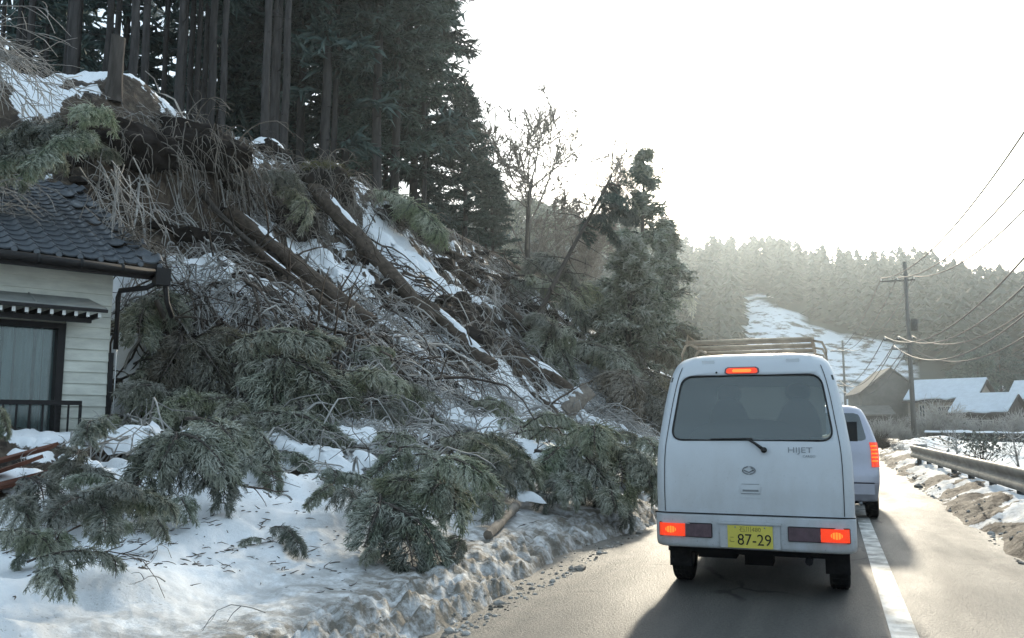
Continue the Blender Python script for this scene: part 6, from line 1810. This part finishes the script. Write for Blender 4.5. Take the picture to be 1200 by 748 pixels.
# the next pole stands just outside the picture on the right and carries the same wires
t0 = thing('utility_pole', 'nearest utility pole, just outside the right edge of the picture', 'pole', NP)
link('shaft', MB().tube([(0, 0, -.5), (0, 0, 13.2)], [.19, .13], 14).mesh('pole_shaft', True), 'concrete_pole', t0)
for z in (11.35, 7.65, 6.65): link('crossarm', MB().bbox((-1.7, -.05, z), (.5, .05, z + .1)).mesh('crossarm'), 'post_metal', t0)

# ------------------------------------------------------------------ houses across the field
def gable_house(name, lab, px, z, W, D, eave, apex, head, wall_m, roof_m='snow', snow=True, wins=(), over=.5, base=-.13, cat='house'):
    """local x along the ridge, gable ends at +-W/2"""
    p = at(px, 500, z); p[2] = base
    t = thing(name, lab, cat, p, (0, 0, R(head)))
    w = MB(); V = np.array([(-W / 2, -D / 2, -.6), (W / 2, -D / 2, -.6), (W / 2, D / 2, -.6), (-W / 2, D / 2, -.6), (-W / 2, -D / 2, eave), (W / 2, -D / 2, eave), (W / 2, D / 2, eave), (-W / 2, D / 2, eave), (-W / 2, 0, apex), (W / 2, 0, apex)])
    w.add(V, [np.array([(0, 1, 5, 4), (2, 3, 7, 6)]), np.array([(1, 2, 6, 9, 5), (3, 0, 4, 8, 7)])])
    link('wall', w.mesh('far_wall'), wall_m, t)
    sl = (apex - eave) / (D / 2)
    for sg in (-1, 1):
        th = .14; y1 = sg * (D / 2 + over); z1 = eave - sl * over
        def slab(lo, hi, x0, x1, yy1, zz1, yr=0.0):
            return np.array([(x0, yr, apex + lo), (x1, yr, apex + lo), (x1, yy1, zz1 + lo), (x0, yy1, zz1 + lo), (x0, yr, apex + hi), (x1, yr, apex + hi), (x1, yy1, zz1 + hi), (x0, yy1, zz1 + hi)])
        F = np.array([(0, 1, 2, 3), (7, 6, 5, 4), (3, 2, 6, 7), (0, 3, 7, 4), (1, 5, 6, 2), (0, 4, 5, 1)])
        m = MB(); m.add(slab(.02, .02 + th, -W / 2 - over, W / 2 + over, y1, z1), F); r_ = link('roof', m.mesh('far_roof'), 'dark_wood' if roof_m == 'snow' else roof_m, t)
        if snow:   # snow slab, torn at the lower edge
            n = 24; xs = np.linspace(-W / 2 - over + .1, W / 2 + over - .1, n)
            f = .93 + .06 * vnoise(xs * 1.3 + px, xs * 0, 3)
            V = []
            for hgt in (.165, .40):
                for k, x in enumerate(xs):
                    V.append((x, 0.0, apex + hgt)); V.append((x, y1 * f[k], apex + (z1 - apex) * f[k] + hgt - (.10 if hgt > .3 else 0)))
            V = np.array(V); idx = np.arange(4 * n).reshape(2, n, 2)
            q = lambda A, B_, C, D_: np.stack([A, B_, C, D_], -1)
            F2 = np.concatenate([q(idx[1][:-1, 0], idx[1][1:, 0], idx[1][1:, 1], idx[1][:-1, 1]), q(idx[0][:-1, 1], idx[0][1:, 1], idx[1][1:, 1], idx[1][:-1, 1]), np.array([(idx[0][0, 0], idx[0][0, 1], idx[1][0, 1], idx[1][0, 0]), (idx[0][-1, 0], idx[0][-1, 1], idx[1][-1, 1], idx[1][-1, 0])])])
            link('roof_snow', npmesh('roof_snow', V, [F2], False), 'roof_snow_far', r_)
    for (x, zc, ww, hh) in wins:
        wn = link('window', MB().box((x, -D / 2 - .02, zc), (ww, .06, hh)).mesh('far_window'), 'window_far', t)
        f = MB()
        for a, b, c, d in ((-ww / 2 - .05, 0, .1, hh + .2), (ww / 2 + .05, 0, .1, hh + .2), (0, hh / 2 + .05, ww, .1), (0, -hh / 2 - .05, ww, .1), (0, 0, .06, hh)): f.box((x + a, -D / 2 - .05, zc + b), (c, .08, d))
        link('frame', f.mesh('far_frame'), 'house_wall_pale', wn)
    return t
gable_house('barn', 'grey-brown gabled barn beyond the bend, left of the nearer pole', 1037, 100, 9.0, 6.4, 5.0, 7.6, 90 + YAW * 0 + 8, 'barn_wall', 'barn_wall', False, over=.35, cat='barn')
def barn_bits():
    p = at(1022, 500, 94); p[2] = -.13
    t = thing('lean_to', 'low dark lean-to shed with an open front before the barn', 'shed', p, (0, 0, R(8)))
    m = MB(); m.bbox((-1.9, -1.2, -.4), (1.9, 1.2, 2.3)); link('wall', m.mesh('shed_wall'), 'dark_wood', t)
    m = MB(); V = np.array([(-2.2, -1.6, 2.35), (2.2, -1.6, 2.35), (2.2, 1.4, 3.35), (-2.2, 1.4, 3.35)]); m.add(np.concatenate([V, V + (0, 0, .12)]), np.array([(0, 3, 2, 1), (4, 5, 6, 7), (0, 1, 5, 4), (1, 2, 6, 5), (2, 3, 7, 6), (3, 0, 4, 7)])); link('roof', m.mesh('shed_roof'), 'barn_wall', t)
barn_bits()
gable_house('farmhouse', 'farmhouse with a long snow-covered upper roof right of the nearer pole', 1116, 92, 6.9, 5.2, 4.0, 5.9, -30, 'house_wall_far', wins=((-1.9, 2.4, .5, 2.0), (.6, 2.6, 1.6, 1.2)), over=.45)
gable_house('farmhouse', 'lower snow-roofed house at the right edge, in front of the dark round tree', 1160, 84, 5.0, 4.6, 2.5, 4.1, -33, 'dark_wood', wins=((-.9, 1.2, 1.0, 1.0), (.9, 1.2, .9, 1.0)), over=.4)
gable_house('farmhouse', 'roof corner of a house cut off by the right edge of the picture', 1222, 96, 4.5, 5.0, 4.2, 6.0, -30, 'house_wall_pale', over=.45)
# field wall with snow on it
def field_wall():
    a, b = at(1086, 500, 74), at(1215, 500, 66); a[2] = b[2] = -.13
    L = float(np.linalg.norm(b - a)); ang = math.atan2(b[1] - a[1], b[0] - a[0])
    t = thing('field_wall', 'low dark stone wall with snow on top at the end of the white field', 'wall', a, (0, 0, ang))
    rng = random.Random(3); x = 0; 
    m = MB().bbox((0, -.1, -.3), (L, .25, .70)).mesh('wall_core'); core = link('wall_core', m, 'stone_dark', t)
    for row in range(2):
        x = 0
        while x < L - .3:
            w = rng.uniform(.55, 1.0); st = MB(); V, F = blob(int(x * 10) + row, (w * .52, .16, .22), .12, 1.5, 1)
            link('stone', npmesh('stone', V + np.array([x + w / 2, -.12, .18 + row * .40]), [F], True), 'stone_dark', t); x += w
    n = 60; xs = np.linspace(-.1, L + .1, n); hh = .86 + .10 * vnoise(xs * .9, xs * 0, 4)
    V = np.concatenate([np.stack([xs, 0 * xs - .26, 0 * xs + .69], -1), np.stack([xs, 0 * xs - .12, hh], -1), np.stack([xs, 0 * xs + .2, hh - .02], -1), np.stack([xs, 0 * xs + .36, 0 * xs + .69], -1)])
    idx = np.arange(4 * n).reshape(4, n); F = np.stack([idx[:-1, :-1], idx[:-1, 1:], idx[1:, 1:], idx[1:, :-1]], -1).reshape(-1, 4)
    link('snow_cap', npmesh('wall_snow', V, [F], True), 'snow', t)
field_wall()
# shrubs and trees of the farm
BUSH = [bush(500 + i, 1.0, 90, 8, .011, .55) for i in range(3)]
for k, (px, z, H, m, lab) in enumerate([
    (1088, 78, 2.6, 'twig', 'frosted shrub right beside the nearer pole'), (1108, 80, 3.6, 'twig', 'pinkish frosted small tree in front of the long-roofed farmhouse'),
    (1128, 76, 2.0, 'twig', 'frosted shrub below the long-roofed farmhouse'), (1150, 74, 2.0, 'twig', 'frosted shrub under the lower snow-roofed house'),
    (1176, 74, 2.2, 'twig', 'frosted shrub right of the lower snow-roofed house'), (1198, 70, 2.6, 'twig', 'frosted shrub at the right edge before the field wall'),
    (1046, 80, 2.2, 'twig', 'frosted shrub before the barn, left of the nearer pole'), (1060, 62, 1.3, 'twig', 'low frosted shrub at the foot of the nearer pole'),
    (1032, 70, 1.8, 'twig', 'frosted shrub between the grey car and the barn'), (1040, 42, .8, 'twig_dark', 'low dark shrub on the verge beyond the guardrail end'), (1053, 34, .7, 'twig', 'frosted weeds just past the end of the guardrail'), (1028, 48, 1.0, 'twig_dark', 'dark shrub at the roadside just right of the grey car')]):
    p = at(px, 505, z); p[2] = -.13
    t = thing('shrub', lab, 'shrub', p, (0, 0, k * 1.3), 'shrubs across the road', (H * .85, H * .85, H))
    olink('twigs', BUSH[k % 3], m, t)
def evergreen_shrub():
    p = at(1152, 545, 30); p[2] = -.10
    t = thing('evergreen_shrub', 'dark leafy evergreen shrub in the snow behind the guardrail', 'shrub', p)
    rng = np.random.default_rng(2)
    link('stems', bush(530, .95, 26, 2, .010, .8), 'twig_dark', t)
    n = 420; c = rng.normal(0, 1, (n, 3)) * np.array([.52, .4, .22]) + np.array([0, 0, .72]); d = unit(rng.normal(0, 1, (n, 3)) + np.array([0, 0, -.2])); w = unit(np.cross(d, rng.normal(0, 1, (n, 3)))) * .035
    V = np.stack([c, c + d * .07 + w, c + d * .16, c + d * .07 - w], 1).reshape(-1, 3)
    link('leaves', npmesh('leaves', V, [np.arange(4 * n).reshape(-1, 4)], False, {'tip': np.tile([0, .5, 1, .5], n)}), 'needles', t)
evergreen_shrub()
for px, z, H, seed, lab in [(1122, 27, 1.5, 71, 'small crooked bare sapling behind the middle of the guardrail'), (1194, 22, 1.7, 72, 'crooked bare sapling behind the guardrail at the right edge')]:
    p = at(px, 540, z); p[2] = -.13
    t = thing('sapling', lab, 'sapling', p); tr, br = bare_tree(seed, H, .035, .6, 3); link('trunk', tr, 'bark', t); link('branches', br, 'twig', t)
# dark round trees behind the farm
for k, (px, z, H, sx, lab) in enumerate([(1150, 112, 10.5, 1.5, 'dark rounded tree behind the lower snow-roofed house'), (1176, 118, 13.0, 1.5, 'tall dark tree at the right edge behind the farm'), (1126, 122, 8.5, 1.4, 'smaller dark tree behind the long snow roof')]):
    p = at(px, 500, z); p[2] = -.13
    t = thing('farm_tree', lab, 'tree', p, (0, 0, k), 'dark trees behind the farm')
    tr, cr = cedar_tree(600 + k, H, H * .12, H * .26 * sx, 60, 22, .2, 1.0, .13)
    link('trunk', tr, 'bark', t); link('crown', cr, 'needles_dark', t)

# ================================================================== haze in the valley
def build_haze():
    m = bpy.data.materials.new('haze_air'); m.use_nodes = True
    n, l = m.node_tree.nodes, m.node_tree.links; n.clear()
    o = n.new('ShaderNodeOutputMaterial'); v = n.new('ShaderNodeVolumePrincipled')
    v.inputs['Color'].default_value = (0.80, 0.92, 1.0, 1); v.inputs['Density'].default_value = HAZE_DENSITY; v.inputs['Anisotropy'].default_value = HAZE_ANISO
    l.new(v.outputs[0], o.inputs['Volume'])
    h = link('haze', MB().bbox((-G - 50, -G - 50, -1.2), (G + 50, G + 50, 92)).mesh('haze'), m)
    tag(h, 'thin pale winter haze filling the valley', 'haze', kind='stuff')
build_haze()
